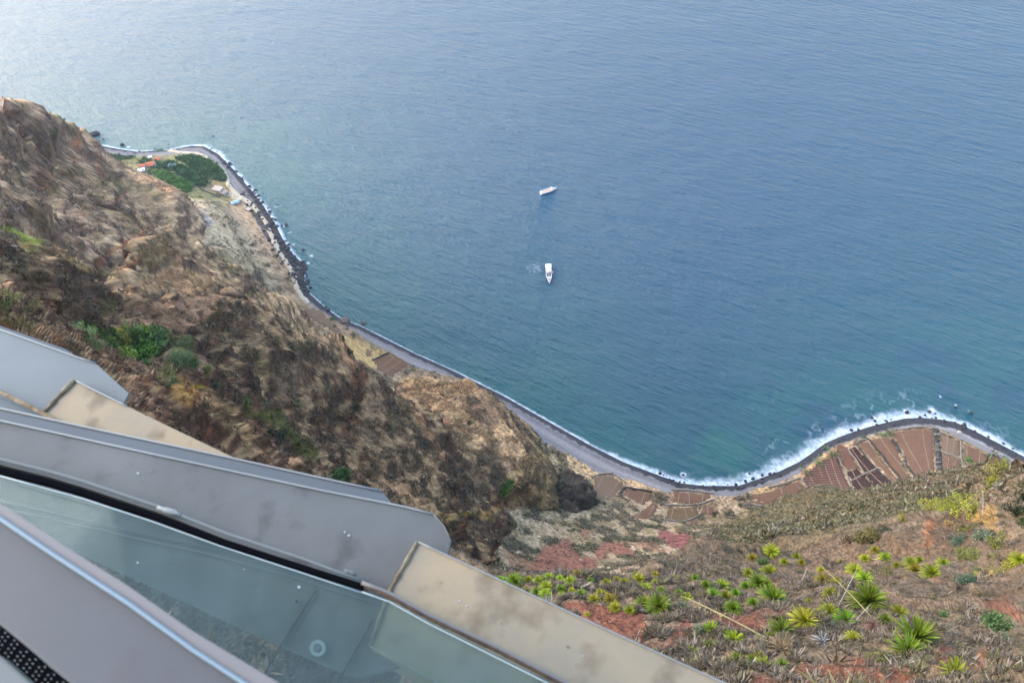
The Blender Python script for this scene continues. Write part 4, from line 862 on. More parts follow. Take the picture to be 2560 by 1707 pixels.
M_ROS = leaf_material('sword_leaf', None or (.5, .5, .5), attr='Col', trans=.3, rnd=.8); M_LEAF = leaf_material('shrub_leaf', (.5, .5, .5), attr='Col', trans=.2, rnd=.6); M_STEM = material('plant_stem', (.09, .06, .04), .9); M_STALK = material('dry_stalk', (.52, .38, .16), .8, var=.25, scale=4.); M_STALKG = material('grey_stalk', (.38, .34, .31), .9, var=.2, scale=4.)
def rosette(seed, n=95, flat=0., wide=1., pal=((.17, .22, .012), (.07, .13, .01), (.34, .27, .03)), droop=.35, name='leaves', parent=None, mat=None, up=1.15):
    """sword leaves radiating from one head, radius about 1"""
    g = np.random.default_rng(seed); V = []; F = []; K = []
    for i in range(n):
        u = (i+.5)/n; el = math.radians(88-105*u**.8)+g.normal(0, .10)+flat; a = i*2.39996+g.normal(0, .15); ln = g.uniform(.78, 1.08)*(1 if u > .15 else .7); w_ = .032*wide*g.uniform(.8, 1.2)
        d = np.array([math.cos(el)*math.cos(a), math.cos(el)*math.sin(a), math.sin(el)]); sd_ = np.array([-math.sin(a), math.cos(a), 0]); o_ = len(V); c0 = d*.03
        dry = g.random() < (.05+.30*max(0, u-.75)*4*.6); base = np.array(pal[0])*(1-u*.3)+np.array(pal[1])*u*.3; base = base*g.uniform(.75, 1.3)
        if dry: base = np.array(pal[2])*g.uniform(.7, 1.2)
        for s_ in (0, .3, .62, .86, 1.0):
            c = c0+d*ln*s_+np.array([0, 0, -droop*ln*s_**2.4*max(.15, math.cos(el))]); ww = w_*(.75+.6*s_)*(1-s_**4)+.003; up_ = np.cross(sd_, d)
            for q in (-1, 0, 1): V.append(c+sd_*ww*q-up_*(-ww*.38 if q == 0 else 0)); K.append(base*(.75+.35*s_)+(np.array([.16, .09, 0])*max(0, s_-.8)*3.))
        for r in range(4):
            for q in range(2): F.append((o_+r*3+q, o_+r*3+q+1, o_+r*3+q+4, o_+r*3+q+3))
    V = np.array(V); V[:, 2] += .25*up; return np_mesh(name, V, np.array(F), mat or M_ROS, np.clip(np.array(K)*.92, 0, 1), parent)
def skirt(seed, parent):
    g = np.random.default_rng(seed); V = []; F = []; K = []
    for i in range(46):
        a = g.uniform(0, 6.28); l_ = g.uniform(.35, .75); d = np.array([math.cos(a), math.sin(a), -.55]); sd_ = np.array([-math.sin(a), math.cos(a), 0])*.03; o_ = len(V); V += [np.array([0, 0, .2])-sd_, np.array([0, 0, .2])+sd_, d*l_*.6+sd_+[0, 0, .15], d*l_]; F.append((o_, o_+1, o_+2, o_+3)); K += [np.array([.28, .17, .08])*g.uniform(.5, 1.2)]*4
    return np_mesh('dead_leaves', np.array(V), np.array(F), M_ROS, np.array(K), parent)
def make_ros(seed, n, wide=1., **kw):
    rt = empty('sword_leaf_plant', (0, 0, -50), 'x', 'plant'); rosette(seed, n, wide=wide, parent=rt, **kw); skirt(seed, rt); MB().tube([(0, 0, -.5), (.02, 0, 0), (0, 0, .3)], [.1, .12, .08]).build('trunk', M_STEM, rt); return rt
YG = ((.24, .27, .012), (.10, .155, .009), (.30, .22, .03)); DG = ((.13, .20, .012), (.045, .10, .007), (.24, .20, .03)); OY = ((.30, .27, .014), (.15, .175, .01), (.34, .22, .035))
PROT = {'y': [make_ros(1, 140, pal=YG), make_ros(2, 115, pal=YG)], 'g': [make_ros(3, 180, pal=DG), make_ros(4, 150, pal=DG)], 'o': [make_ros(5, 120, pal=OY)], 's': [make_ros(6, 64, 1.6, pal=YG, droop=.15), make_ros(8, 74, 1.4, pal=DG, droop=.2)]}
PUSED = set()
def tscale(i, rpx): return float(DIST[i])*rpx/FPX
def plant_ros(px, py, dpx, kind, lab, grp='sword leaved plants on the rim'):
    i = hit(px, py+dpx*.22); s_ = tscale(i, dpx*.60); pr = random.choice(PROT[kind]); loc = Vector(XYZ[i])+Vector((0, 0, s_*.05)); rz = random.uniform(0, 6.28)
    if id(pr) not in PUSED and pr['label'] == 'x': PUSED.add(id(pr)); pr.location = loc; pr.scale = (s_, s_, s_); pr.rotation_euler = (0, 0, rz); pr['label'] = lab; pr['group'] = grp
    else: dup(pr, loc, rz, s_, lab, grp)
BIG = [(1289,1446,46,'g','wide deep green sword-leaved plant nearest the beige beam edge'),(1429,1446,33,'y','rounded yellow-green plant just below the red slope'),(1367,1461,36,'y','bright plant in the middle of the left rim cluster'),
 (1340,1475,30,'g','green plant at the foot of the left rim cluster'),(1611,1505,52,'g','left plant of the big dark green pair above the red earth'),(1648,1503,66,'g','right plant of the big dark green pair above the red earth'),
 (1807,1458,38,'y','single round plant between the left rim and the right-hand cluster'),(1762,1458,28,'g','small dark green plant left of the single round plant'),(1783,1481,36,'g','left plant of the tight row of three'),
 (1815,1484,34,'y','middle plant of the tight row of three'),(1839,1478,28,'g','right plant of the tight row of three'),(1834,1512,42,'g','dark green plant just under the tight row of three'),
 (1930,1374,42,'o','orange tipped plant highest in the right-hand cluster'),(1882,1389,28,'o','yellow plant left of the orange tipped top plant'),(1924,1425,44,'y','yellow-green plant under the orange tipped top plant'),
 (1892,1447,48,'g','full round plant in the centre left of the right-hand cluster'),(1869,1425,28,'y','small yellow plant left of the full round plant'),(1917,1455,34,'y','plant between the full round plant and the largest ball of leaves'),
 (1926,1486,70,'g','large dense ball of green leaves in the right-hand cluster'),(1879,1502,32,'g','small round plant below left of the large dense ball'),(2051,1445,36,'o','yellow plant beside the long bent dry stalk'),
 (2073,1478,36,'y','bright round plant left of the tallest plant'),(2137,1419,38,'o','yellow plant at the top of the thin grey stalk'),(2160,1440,42,'y','yellow-green plant directly above the tallest plant'),
 (2163,1489,84,'g','tallest plant with stiff dark green leaves crossed by a dry stalk'),(2092,1449,26,'o','small orange-yellow plant above the bright round plant'),(2009,1541,66,'o','spreading orange-streaked plant above the white dead one'),
 (1952,1565,62,'s','open yellow plant directly above the brown dead rosette'),(2072,1523,48,'y','left plant of the pair below the tallest plant'),(2107,1541,52,'s','right plant of the pair below the tallest plant'),
 (2128,1590,42,'o','orange-yellow plant right of the white dead one'),(2285,1580,94,'s','largest open plant with broad separate leaves near the bottom right'),(2262,1614,78,'s','plant under the largest open one, overlapping its base'),
 (2384,1669,56,'s','sparse open plant nearest the bottom edge at right'),(2322,1425,46,'y','bushy yellow-green plant on the ridge side right of centre'),(2542,1395,36,'o','lone yellow plant at the right edge of the picture'),
 (2212,1392,30,'y','lime plant left of the bushy ridge-side plant'),(1834,1589,46,'s','plant growing under the long yellow stalk'),(1774,1609,40,'s','plant in dry grass left of the red patches'),
 (1840,1642,38,'s','lowest plant near the foot of the beige beam'),(1733,1621,28,'s','thin yellow plant closest to the lower beam edge'),(1527,1493,38,'o','straggly yellow plant left of the big dark green pair')]
SMALL = [(1256,1446,22,'g'),(1319,1443,18,'y'),(1343,1446,22,'y'),(1370,1437,22,'y'),(1447,1430,22,'o'),(1367,1479,28,'y'),(1405,1467,20,'g'),(1402,1481,15,'y'),(1456,1479,24,'g'),(1518,1452,22,'y'),(1560,1452,24,'y'),(1541,1443,15,'o'),
 (1498,1473,15,'o'),(1617,1464,26,'y'),(1599,1443,26,'o'),(1637,1449,15,'y'),(1539,1513,26,'o'),(1483,1493,26,'o'),(1575,1520,24,'y'),(1469,1531,12,'o'),(1718,1490,22,'s'),(1842,1525,18,'y'),(1777,1562,26,'s'),(1875,1645,24,'s'),
 (1864,1460,20,'g'),(1991,1386,18,'y'),(2003,1401,16,'o'),(2054,1419,16,'o'),(2022,1499,16,'y'),(2158,1392,20,'o'),(2188,1371,18,'o'),(2274,1401,24,'y'),(2283,1419,28,'o'),(2354,1401,22,'y'),(2244,1526,32,'s'),(2212,1544,26,'s'),
 (1896,1639,26,'s'),(1908,1651,28,'s'),(1952,1654,26,'s'),(1590,1432,14,'y'),(1650,1470,16,'g'),(1700,1478,16,'s'),(1960,1400,18,'y'),(2100,1400,14,'o'),(2238,1410,16,'y'),(2300,1395,16,'y'),(1400,1440,16,'y'),(1480,1445,14,'g'),(1430,1470,14,'o'),(1580,1475,14,'o'),(1512,1480,16,'o'),(1640,1430,14,'o'),(1690,1440,16,'y'),(1735,1440,16,'g')]
for a, b, d, k, l in BIG: plant_ros(a, b, d, k, l)
for a, b, d, k in SMALL:
    plant_ros(a, b, d*1.3, k, 'small sword-leaved tuft on the left rim below the red slope' if a < 1720 else ('small sword-leaved tuft between the larger plants of the right-hand cluster' if a < 2200 else 'small sword-leaved tuft on the slope right of the tallest plant'), 'small sword-leaved tufts')
for k_ in PROT.values():
    for pr in k_:
        if pr['label'] == 'x':
            for ch in list(pr.children): bpy.data.objects.remove(ch)
            bpy.data.objects.remove(pr)
# dead rosettes and their stalks
def dead(px, py, d, col, lab, n=70):
    i = hit(px, py+d*.2); s_ = tscale(i, d*.55); rt = empty('dead_rosette', Vector(XYZ[i]), lab, 'dead plant', None, random.uniform(0, 6), s_); rosette(int(px), n, flat=-.25, wide=.7, pal=(col, tuple(c*.6 for c in col), col), droop=.5, parent=rt, name='dry_leaves'); MB().tube([(0, 0, -.4), (0, 0, .25)], .1).build('trunk', M_STEM, rt); return rt
dead(1954, 1610, 74, (.24, .15, .07), 'dead brown rosette at the foot of the long yellow stalk'); dead(2180, 1556, 40, (.27, .15, .09), 'small dead reddish rosette below the tallest plant'); dead(2057, 1592, 50, (.50, .48, .46), 'bleached white dead plant with bare curling leaves', 34)
def stalk(a, b, lab, rpx=1.6, mat=None, lift=(.1, 1.2), branches=0, bow=.3):
    i, j = hit(*a), hit(*b); p = Vector(XYZ[i])+Vector((0, 0, lift[0])); d0 = float(DIST[i]); rr = rays(np.array(b[0]), np.array(b[1])); rr = rr/np.linalg.norm(rr); q = Vector((0, 0, CZ))+Vector(rr)*(d0-lift[1]*.6)
    c = (p+q)/2; l_ = (q-p).length; m = MB(); pth = [p.lerp(q, t)-c+Vector((0, 0, bow*math.sin(t*math.pi)*.35)) for t in (0, .25, .5, .75, 1)]; r0 = tscale(i, rpx)
    m.tube(pth, [r0, r0*.9, r0*.8, r0*.65, r0*.35], 6)
    rt = empty('flower_stalk', c, lab, 'stalk', 'dry flower stalks'); m.build('stem', mat or M_STALK, rt)
    if branches:
        mm = MB()
        for k in range(branches):
            t = .55+.45*k/branches; o_ = p.lerp(q, t)-c; e = Vector((random.gauss(0, 1), random.gauss(0, 1), random.uniform(.2, 1))).normalized()*l_*.07*(1.4-t); mm.tube([o_, o_+e*.6, o_+e+Vector((0, 0, .02))], r0*.28, 4)
        mm.build('branchlets', mat or M_STALK, rt)
stalk((1917,1600), (1712,1492), 'thickest yellow stalk leaning left over the red earth', 2.0, lift=(.2, 2.), branches=16)
stalk((2172,1542), (2046,1408), 'long bent tan stalk crossing the tallest plant', 1.1, lift=(.2, 1.6), branches=6)
stalk((2096,1514), (2143,1420), 'straight grey stalk leaning right beside the tallest plant', 1.0, M_STALKG); stalk((2140,1548), (2178,1508), 'short grey stalk at the base of the tallest plant', .9, M_STALKG)
stalk((1982,1462), (1950,1426), 'grey stick leaning left of centre in the right-hand cluster', .9, M_STALKG); stalk((2001,1457), (2019,1418), 'grey stick leaning right near the small yellow plants', .9, M_STALKG)
stalk((2178,1395), (2250,1412), 'thin dry stalk lying over the slope by the lime plant', .8, M_STALK); stalk((2455,1290), (2457,1225), 'thin grey stalk standing on the right ridge', 1.2, M_STALKG, branches=5)

def bush_mesh(seed, n=420, leaf=.11, shape=(1, 1, .75), cols=((.05, .075, .02), (.09, .11, .03)), spiky=0.):
    g = np.random.default_rng(seed); cen = g.normal(0, .42, (7, 3)); cen[:, 2] = np.abs(cen[:, 2])*.7+.15; cr = g.uniform(.32, .55, 7); V = []; K = []
    k = g.integers(0, 7, n); d = g.normal(0, 1, (n, 3)); d /= np.linalg.norm(d, axis=1, keepdims=True); c = cen[k]+d*(cr[k]*g.uniform(.55, 1.02, n))[:, None]; c = c*np.array(shape)
    if spiky: ax = d*.35+np.array([0, 0, .9])*spiky+g.normal(0, .3, (n, 3))
    else: ax = g.normal(0, 1, (n, 3))
    ax /= np.linalg.norm(ax, axis=1, keepdims=True); b_ = np.cross(ax, g.normal(0, 1, (n, 3))); b_ /= np.linalg.norm(b_, axis=1, keepdims=True)
    l_ = leaf*g.uniform(.6, 1.4, n)[:, None]*(2.4 if spiky else 1); w_ = leaf*(.16 if spiky else .55)
    v = np.stack([c-ax*l_*.5, c-b_*w_, c+ax*l_*.5, c+b_*w_], 1).reshape(-1, 3); f = np.arange(4*n).reshape(n, 4); t = g.random(n)[:, None]; col = np.array(cols[0])*(1-t)+np.array(cols[1])*t; col = col*g.uniform(.7, 1.3, (n, 1)); cen_t = g.uniform(.75, 1.25, 7)[k][:, None]
    me = bpy.data.meshes.new('foliage'); o = np_mesh('foliage', v, f, M_LEAF, np.repeat(np.clip(col*cen_t, 0, 1), 4, 0)); me = o.data; bpy.data.objects.remove(o); return me
CH = {'olive': ((.10, .09, .022), (.19, .165, .03)), 'green': ((.04, .085, .02), (.10, .16, .04)), 'yel': ((.20, .18, .02), (.30, .26, .03)), 'grey': ((.10, .12, .06), (.18, .20, .11)), 'dark': ((.018, .028, .012), (.05, .06, .025)), 'brown': ((.10, .07, .035), (.18, .13, .06)), 'orange': ((.42, .27, .07), (.5, .36, .12)), 'cane': ((.12, .17, .06), (.24, .28, .12)), 'bright': ((.08, .15, .015), (.15, .24, .02)), 'blue': ((.05, .10, .055), (.10, .16, .09))}
BMESH = {}
def bush(px, py, wpx, hpx, kind, lab, cat='shrub', name='shrub', grp='shrubs on the slopes', fine=1., spiky=0., lowland=False, dz=0.):
    key = (kind, round(fine, 1), spiky, random.randrange(3))
    if key not in BMESH: BMESH[key] = bush_mesh(hash(key[0])*0+len(BMESH)+50, int(520*fine**1.3), .13/fine**.6, cols=CH[kind], spiky=spiky)
    if lowland: p = Vector(low(px, py)); dist = (p-Vector((0, 0, CZ))).length
    else: i = hit(px, py+hpx*.25); p = Vector(XYZ[i]); dist = float(DIST[i])
    sw = wpx/2*dist/FPX; sh = hpx/2*dist/FPX*1.15
    rt = empty(name, p-Vector((0, 0, sh*.1)), lab, cat, grp, random.uniform(0, 6.28), (sw, sw, sh)); link(bpy.data.objects.new('foliage', BMESH[key]), rt)
    MB().tube([(0, 0, -.5), (.05, 0, .1), (.1, .05, .5)], [.07, .06, .03], 5).build('stem', M_STEM, rt); return rt
for a in [(2173,1338,74,58,'olive','large olive brown shrub in the middle of the right slope'),(2122,1346,54,40,'brown','brown shrub left of the large olive brown one'),(2217,1424,60,46,'olive','dark olive shrub between the tallest plant and the bushy yellow one'),
    (2211,1318,36,28,'dark','small dark shrub above the large olive brown one'),(2411,1447,46,40,'blue','round blue-green shrub beside the orange-yellow one'),(2441,1438,34,34,'green','green half of the pair with the orange-yellow shrub'),
    (2462,1433,38,30,'orange','orange-yellow flowering shrub on the right slope'),(2387,1341,38,40,'blue','blue-green shrub below the rock shoulder'),(2366,1529,30,24,'green','small bright green shrub in dry brush'),
    (2491,1562,84,48,'green','wide green shrub near the right edge'),(2504,1588,70,44,'grey','grey shrub in front of the wide green one'),(2194,1640,76,34,'olive','low olive green shrub near the bottom edge'),(2452,1482,40,26,'brown','brown shrub under the blue-green pair'),
    (2351,1267,70,24,'yel','flat yellow-green shrub on the left of the ridge-top mat'),(2396,1262,60,26,'yel','flat yellow-green shrub in the middle of the ridge-top mat'),(2432,1275,60,36,'yel','yellow-green shrub on the right of the ridge-top mat'),(2408,1250,44,20,'olive','olive shrub at the back of the ridge-top mat'),
    (2490,1188,60,34,'yel','yellow-green shrub on the ridge just under the fields'),(2474,1206,50,30,'yel','yellow shrub left of the round grey-green ridge shrub'),(2512,1216,60,50,'grey','round grey-green shrub at the hollow edge'),(2480,1242,50,30,'yel','yellow-green shrub below the round grey-green one'),
    (2546,1200,40,34,'olive','olive shrub by the right edge above the dark hollow'),(2518,1165,40,22,'yel','small yellow shrub on the skyline of the ridge'),(2540,1262,52,64,'dark','dark leafy thicket filling the hollow at the right edge'),(2558,1230,40,50,'dark','upper dark thicket at the right edge'),(2556,1300,34,50,'green','green thicket under the dark hollow'),
    (2430,1310,60,34,'olive','olive scrub on the right of the rock shoulder'),(2455,1335,70,44,'grey','grey-green scrub below the rock shoulder'),(2500,1350,60,36,'olive','olive scrub toward the right edge below the hollow'),(2420,1390,70,26,'olive','low olive scrub below the rock wall'),(2470,1385,60,28,'olive','low scrub right of the rock wall foot'),
    (2255,1294,26,26,'yel','small lime shrub on the pale slope'),(2320,1245,40,22,'brown','brown bush on the ridge left of the yellow mats'),(2508,1390,30,24,'brown','reddish brown bush near the right edge'),(2510,1418,70,16,'yel','strip of yellow-green scrub at the right edge'),(2376,1300,26,24,'orange','orange tinted bush at the top of the rock shoulder'),
    (1716,1478,34,34,'grey','pale grey bush at the tip of the long yellow stalk'),(1708,1508,44,44,'grey','silver-grey bush left of the red strip'),(1755,1562,50,52,'grey','grey bush on the red earth below the stalk'),(1312,1466,44,40,'olive','dark olive bush in the left rim cluster'),(2092,1560,50,34,'grey','soft grey-green bush behind the white dead plant'),(1910,1398,34,40,'green','deep green bush under the orange tipped plant'),(2158,1462,50,30,'dark','dark green bush behind the tallest plant')]:
    bush(*a, fine=1.7)
for a in [(221,828,92,60,'cane','pale green cane thicket at the top left of the gully'),(252,852,60,50,'cane','second cane thicket just below the top left one'),(300,842,60,50,'yel','yellow-green bush between the canes and the bright creeper'),(345,852,110,70,'bright','bright green creeper covered mound in the gully'),
    (318,882,90,54,'bright','lower bright green mound beside the rock wall'),(380,838,60,44,'green','green bush on the right of the bright mounds'),(452,858,70,50,'cane','upper pale cane clump right of the bright mounds'),(446,895,74,62,'cane','lower cane clump right of the bright mounds'),(484,905,50,44,'green','ragged green clump beside the lower canes'),
    (396,938,80,40,'olive','olive bush hanging over the rock edge'),(420,955,46,26,'green','green fringe under the olive bush'),(544,960,32,32,'blue','small blue-green clump on the gully floor'),(330,906,40,24,'blue','blue-green clump above the olive bush'),(516,918,46,36,'olive','olive bush on the dark slope right of the canes'),
    (562,928,30,26,'dark','small dark bush right of the ragged clump'),(648,1020,60,44,'green','green bush low in the gully'),(618,1010,50,30,'bright','bright strip of plants in the gully bottom'),(748,1002,24,24,'green','small green bush on the dark slope'),(730,860,40,26,'dark','dark bush on the crest left of the ochre field'),
    (778,852,34,26,'dark','dark bush on the crest of the brown slope'),(873,874,26,20,'dark','dark bush above the red terrace plot'),(848,868,16,16,'olive','small olive bush on the crest tip'),(889,1010,34,30,'dark','dark bush in the middle of the brown spur'),(1176,1052,22,18,'dark','dark bush on the front spur'),(218,786,40,20,'cane','pale green tuft above the cane thickets'),
    (690,1075,60,60,'dark','dark green growth at the bottom of the gully'),(845,1180,44,44,'green','deep green clump just above the grey steel plate'),(130,332,26,10,'dark','dark bush on the far cliff crest'),(270,760,30,20,'olive','olive bush on the mid slope above the gully'),(20,745,60,30,'olive','olive scrub at the left edge by the steel plate'),
    (1130,1302,22,22,'green','green clump at the tip of the steel plate'),(1222,1295,20,12,'bright','bright green clump below the brown spur'),(70,770,60,26,'olive','olive scrub right of the left edge'),(1262,1215,34,30,'bright','bright green patch of growth at the foot of the front spur')]:
    bush(*a, fine=1.4, spiky=1.2 if a[4] == 'cane' else 0., grp='bushes of the left cliff')
for a in [(2012,1178,34,26,'cane','yellow-green reed clump nearest the cove'),(2046,1156,36,24,'cane','middle reed clump beside the ridged field'),(2076,1131,38,24,'cane','third reed clump above the ridged field'),(2161,1094,20,12,'green','small green clump at the tip of the plain strip'),(2205,1088,30,20,'cane','left half of the reed clump on the headland rim'),
    (2226,1080,26,20,'cane','right half of the reed clump on the headland rim'),(2478,1143,26,14,'green','left part of the low hedge along the shingle'),(2500,1152,28,14,'green','right part of the low hedge along the shingle'),(2422,1153,24,12,'bright','bright hedge at the end of the curved wall'),(2442,1165,24,12,'bright','middle of the bright hedge between the right plots'),(2462,1175,22,12,'green','lower end of the hedge between the right plots'),
    (620,521,10,11,'dark','round dark tree beside the small ruin'),(594,501,9,9,'bright','bright tree behind the teal roofed shed'),(388,374,9,7,'dark','dark tree at the shoreward tip of the gardens'),(402,376,16,8,'green','wide tree at the edge of the gardens'),(640,536,9,10,'olive','olive bush right of the shore track'),(1790,1285,18,16,'dark','dark bush at the edge of the small right plot of the cove'),
    (1850,1262,16,14,'green','green bush in the gully mouth'),(1856,1286,16,16,'dark','dark bush in the gully'),(1880,1300,26,24,'dark','larger dark bush in the gully'),(1632,1303,14,12,'yel','yellow bush at the end of the stony gully of the cove'),(560,565,14,14,'olive','olive bush high on the dry slope'),(562,545,10,12,'yel','yellow bush on the dry slope above the olive one'),
    (600,600,16,10,'olive','olive bush on the dry slope below the shed'),(602,612,14,10,'olive','second olive bush on the dry slope'),(632,612,16,14,'olive','bush midway down the dry slope'),(630,632,14,12,'olive','lower bush on the dry slope'),(668,664,20,10,'olive','bush near the bend of the track'),(832,797,16,12,'green','green bush behind the terrace wall by the big boulder'),(838,815,12,10,'green','small green bush behind the terrace wall')]:
    bush(*a, fine=.8, spiky=1.2 if a[4] == 'cane' else 0., lowland=True, grp='bushes of the shore land')

# ------------------------------------------------------------------ ground cover: dry grass, low scrub, garden trees (too many to count)
M_COVER = leaf_material('ground_cover', (.5, .5, .5), attr='Col', trans=.15, rnd=0)
infield = np.zeros(len(X), bool)
for P_ in FIELDPOLYS:
    m_ = (X > P_[:, 0].min()-2)&(X < P_[:, 0].max()+2)&(Y > P_[:, 1].min()-2)&(Y < P_[:, 1].max()+2)
    i_ = np.nonzero(m_)[0]; infield[i_] |= inside(P_, X[i_], Y[i_])
NRM2 = grid_normals(XYZ, NA, NR)
def cover(name, sel, n, size, blades, cols, seed, tall=.5, rel=0., wid=.2, tint=.5, spread=.5):
    g = np.random.default_rng(seed); ids = np.nonzero(sel)[0]
    if not len(ids): return
    i = g.choice(ids, n); c = XYZ[i]+g.normal(0, 1, (n, 3))*(DIST[i]*.0012)[:, None]; nn = NRM2[i]; up_ = nn*.45+np.array([0, 0, .75]); up_ /= np.linalg.norm(up_, axis=1, keepdims=True)
    sz = np.maximum(size*np.exp(g.normal(0, .4, n)), DIST[i]*rel); B = np.repeat(np.arange(n), blades); N_ = len(B); s_ = sz[B][:, None]
    off = g.normal(0, 1, (N_, 3)); off -= (off*nn[B]).sum(1, keepdims=True)*nn[B]; root = c[B]+off*s_*spread*.45
    ax = up_[B]*tall+off*.35+g.normal(0, .28, (N_, 3)); ax /= np.linalg.norm(ax, axis=1, keepdims=True); b_ = np.cross(ax, g.normal(0, 1, (N_, 3))); b_ /= np.linalg.norm(b_, axis=1, keepdims=True)
    l_ = s_*g.uniform(.5, 1.1, (N_, 1)); w_ = s_*wid; v = np.stack([root-b_*w_*.5, root+b_*w_*.5, root+ax*l_*.6+b_*w_*.4, root+ax*l_, root+ax*l_*.6-b_*w_*.5], 1).reshape(-1, 3)
    f = np.arange(5*N_).reshape(N_, 5); pal = np.array(cols); k = g.integers(0, len(pal), n); col = pal[k]*g.uniform(.65, 1.35, (n, 1)); col = col*(1-tint)+COL[i]*tint*1.12; col = col[B]*g.uniform(.8, 1.2, (N_, 1))
    np_mesh(name, v, f, M_COVER, np.repeat(np.clip(col, 0, 1), 5, 0), None, kind='stuff')
onland = (S > 10)&(BD < -1)&~infield&(PX > -80)&(PX < W+80)&(PY > 100)&(PY < H+60)
redm = COL[:, 0] > COL[:, 1]*2.0
QF = .3 if QUICK else 1.
r01 = np.random.default_rng(5).random(len(X))
clump = rel_noise(.02, 1200)
cover('dry_grass', onland&(LAY == 7)&(DIST < 110)&(~redm | (r01 < .03))&(clump > .0+.1*r01), int(38000*QF), .17, 9, [(.17,.135,.10),(.21,.17,.125),(.26,.22,.17),(.13,.10,.075),(.14,.125,.06)], 11, tall=.7, rel=.0016, wid=.08, tint=.3)
cover('low_scrub', onland&(LAY == 7)&(DIST < 140)&(~redm | (r01 < .02))&(clump > .15), int(9000*QF), .22, 18, [(.10,.085,.055),(.15,.12,.09),(.11,.12,.04),(.19,.16,.13)], 12, tall=.5, rel=.0028, wid=.10, tint=.3)
cover('slope_scrub', onland&(LAY == 7)&(DIST >= 100)&~redm, int(46000*QF), .40, 8, [(.16,.15,.07),(.11,.11,.045),(.21,.18,.12),(.24,.20,.15),(.13,.15,.06)], 13, tall=.4, rel=.0021, wid=.3, tint=.35)
cover('talus_scrub', onland&(LAY == 0)&(Z > 16)&(~redm | (r01 < .03))&(clump > .1), int(30000*QF), .8, 7, [(.27,.22,.15),(.19,.19,.09),(.13,.12,.06),(.23,.20,.14),(.16,.17,.08)], 14, tall=.4, rel=.0018, wid=.45, tint=.35)
cover('cliff_scrub', onland&np.isin(LAY, [2, 3, 4, 5])&(clump > .0), int(45000*QF), .9, 6, [(.10,.09,.045),(.15,.125,.07),(.21,.165,.11),(.08,.08,.035)], 15, tall=.4, rel=.0019, wid=.4, tint=.6)
cover('far_cliff_scrub', onland&(LAY == 1)&(clump > .05), int(16000*QF), 1.3, 5, [(.21,.17,.10),(.28,.22,.15),(.14,.12,.07)], 16, tall=.4, rel=.0018, wid=.4, tint=.6)
cover('rim_scrub', onland&(LAY == 6)&(clump > -.1), int(38000*QF), .45, 7, [(.12,.10,.05),(.18,.13,.09),(.09,.09,.035),(.2,.14,.08)], 17, tall=.4, rel=.0030, wid=.3, tint=.6)
flat_ = (LAY == 0)&(Z <= 26)&onland
cover('shore_scrub', flat_&(clump > .1), int(6000*QF), 1., 6, [(.20,.17,.11),(.13,.13,.06),(.24,.20,.13)], 18, tall=.3, rel=.0014, wid=.5, tint=.4)
GREENM = (COL[:, 1] > COL[:, 0]*1.12)&(LAY == 0)&(PX < 620)&(PY < 480)&(S > 8)
cover('banana_plants', GREENM, int(5200*QF)+1500, 1.7, 8, [(.05,.12,.03),(.09,.19,.04),(.035,.08,.03),(.13,.24,.05)], 19, tall=.55, rel=.0014, wid=.35, tint=.6)
gm3 = (COL[:, 1] > COL[:, 0]*1.1)&np.isin(LAY, [2, 3, 4, 5, 6])&onland
cover('creeper', gm3, int(5000*QF)+800, 1.2, 9, [(.07,.12,.02),(.12,.18,.03),(.05,.08,.025)], 20, tall=.5, rel=.003, wid=.3, tint=.4)
WT = np.array([1.07, 1.0, .87])
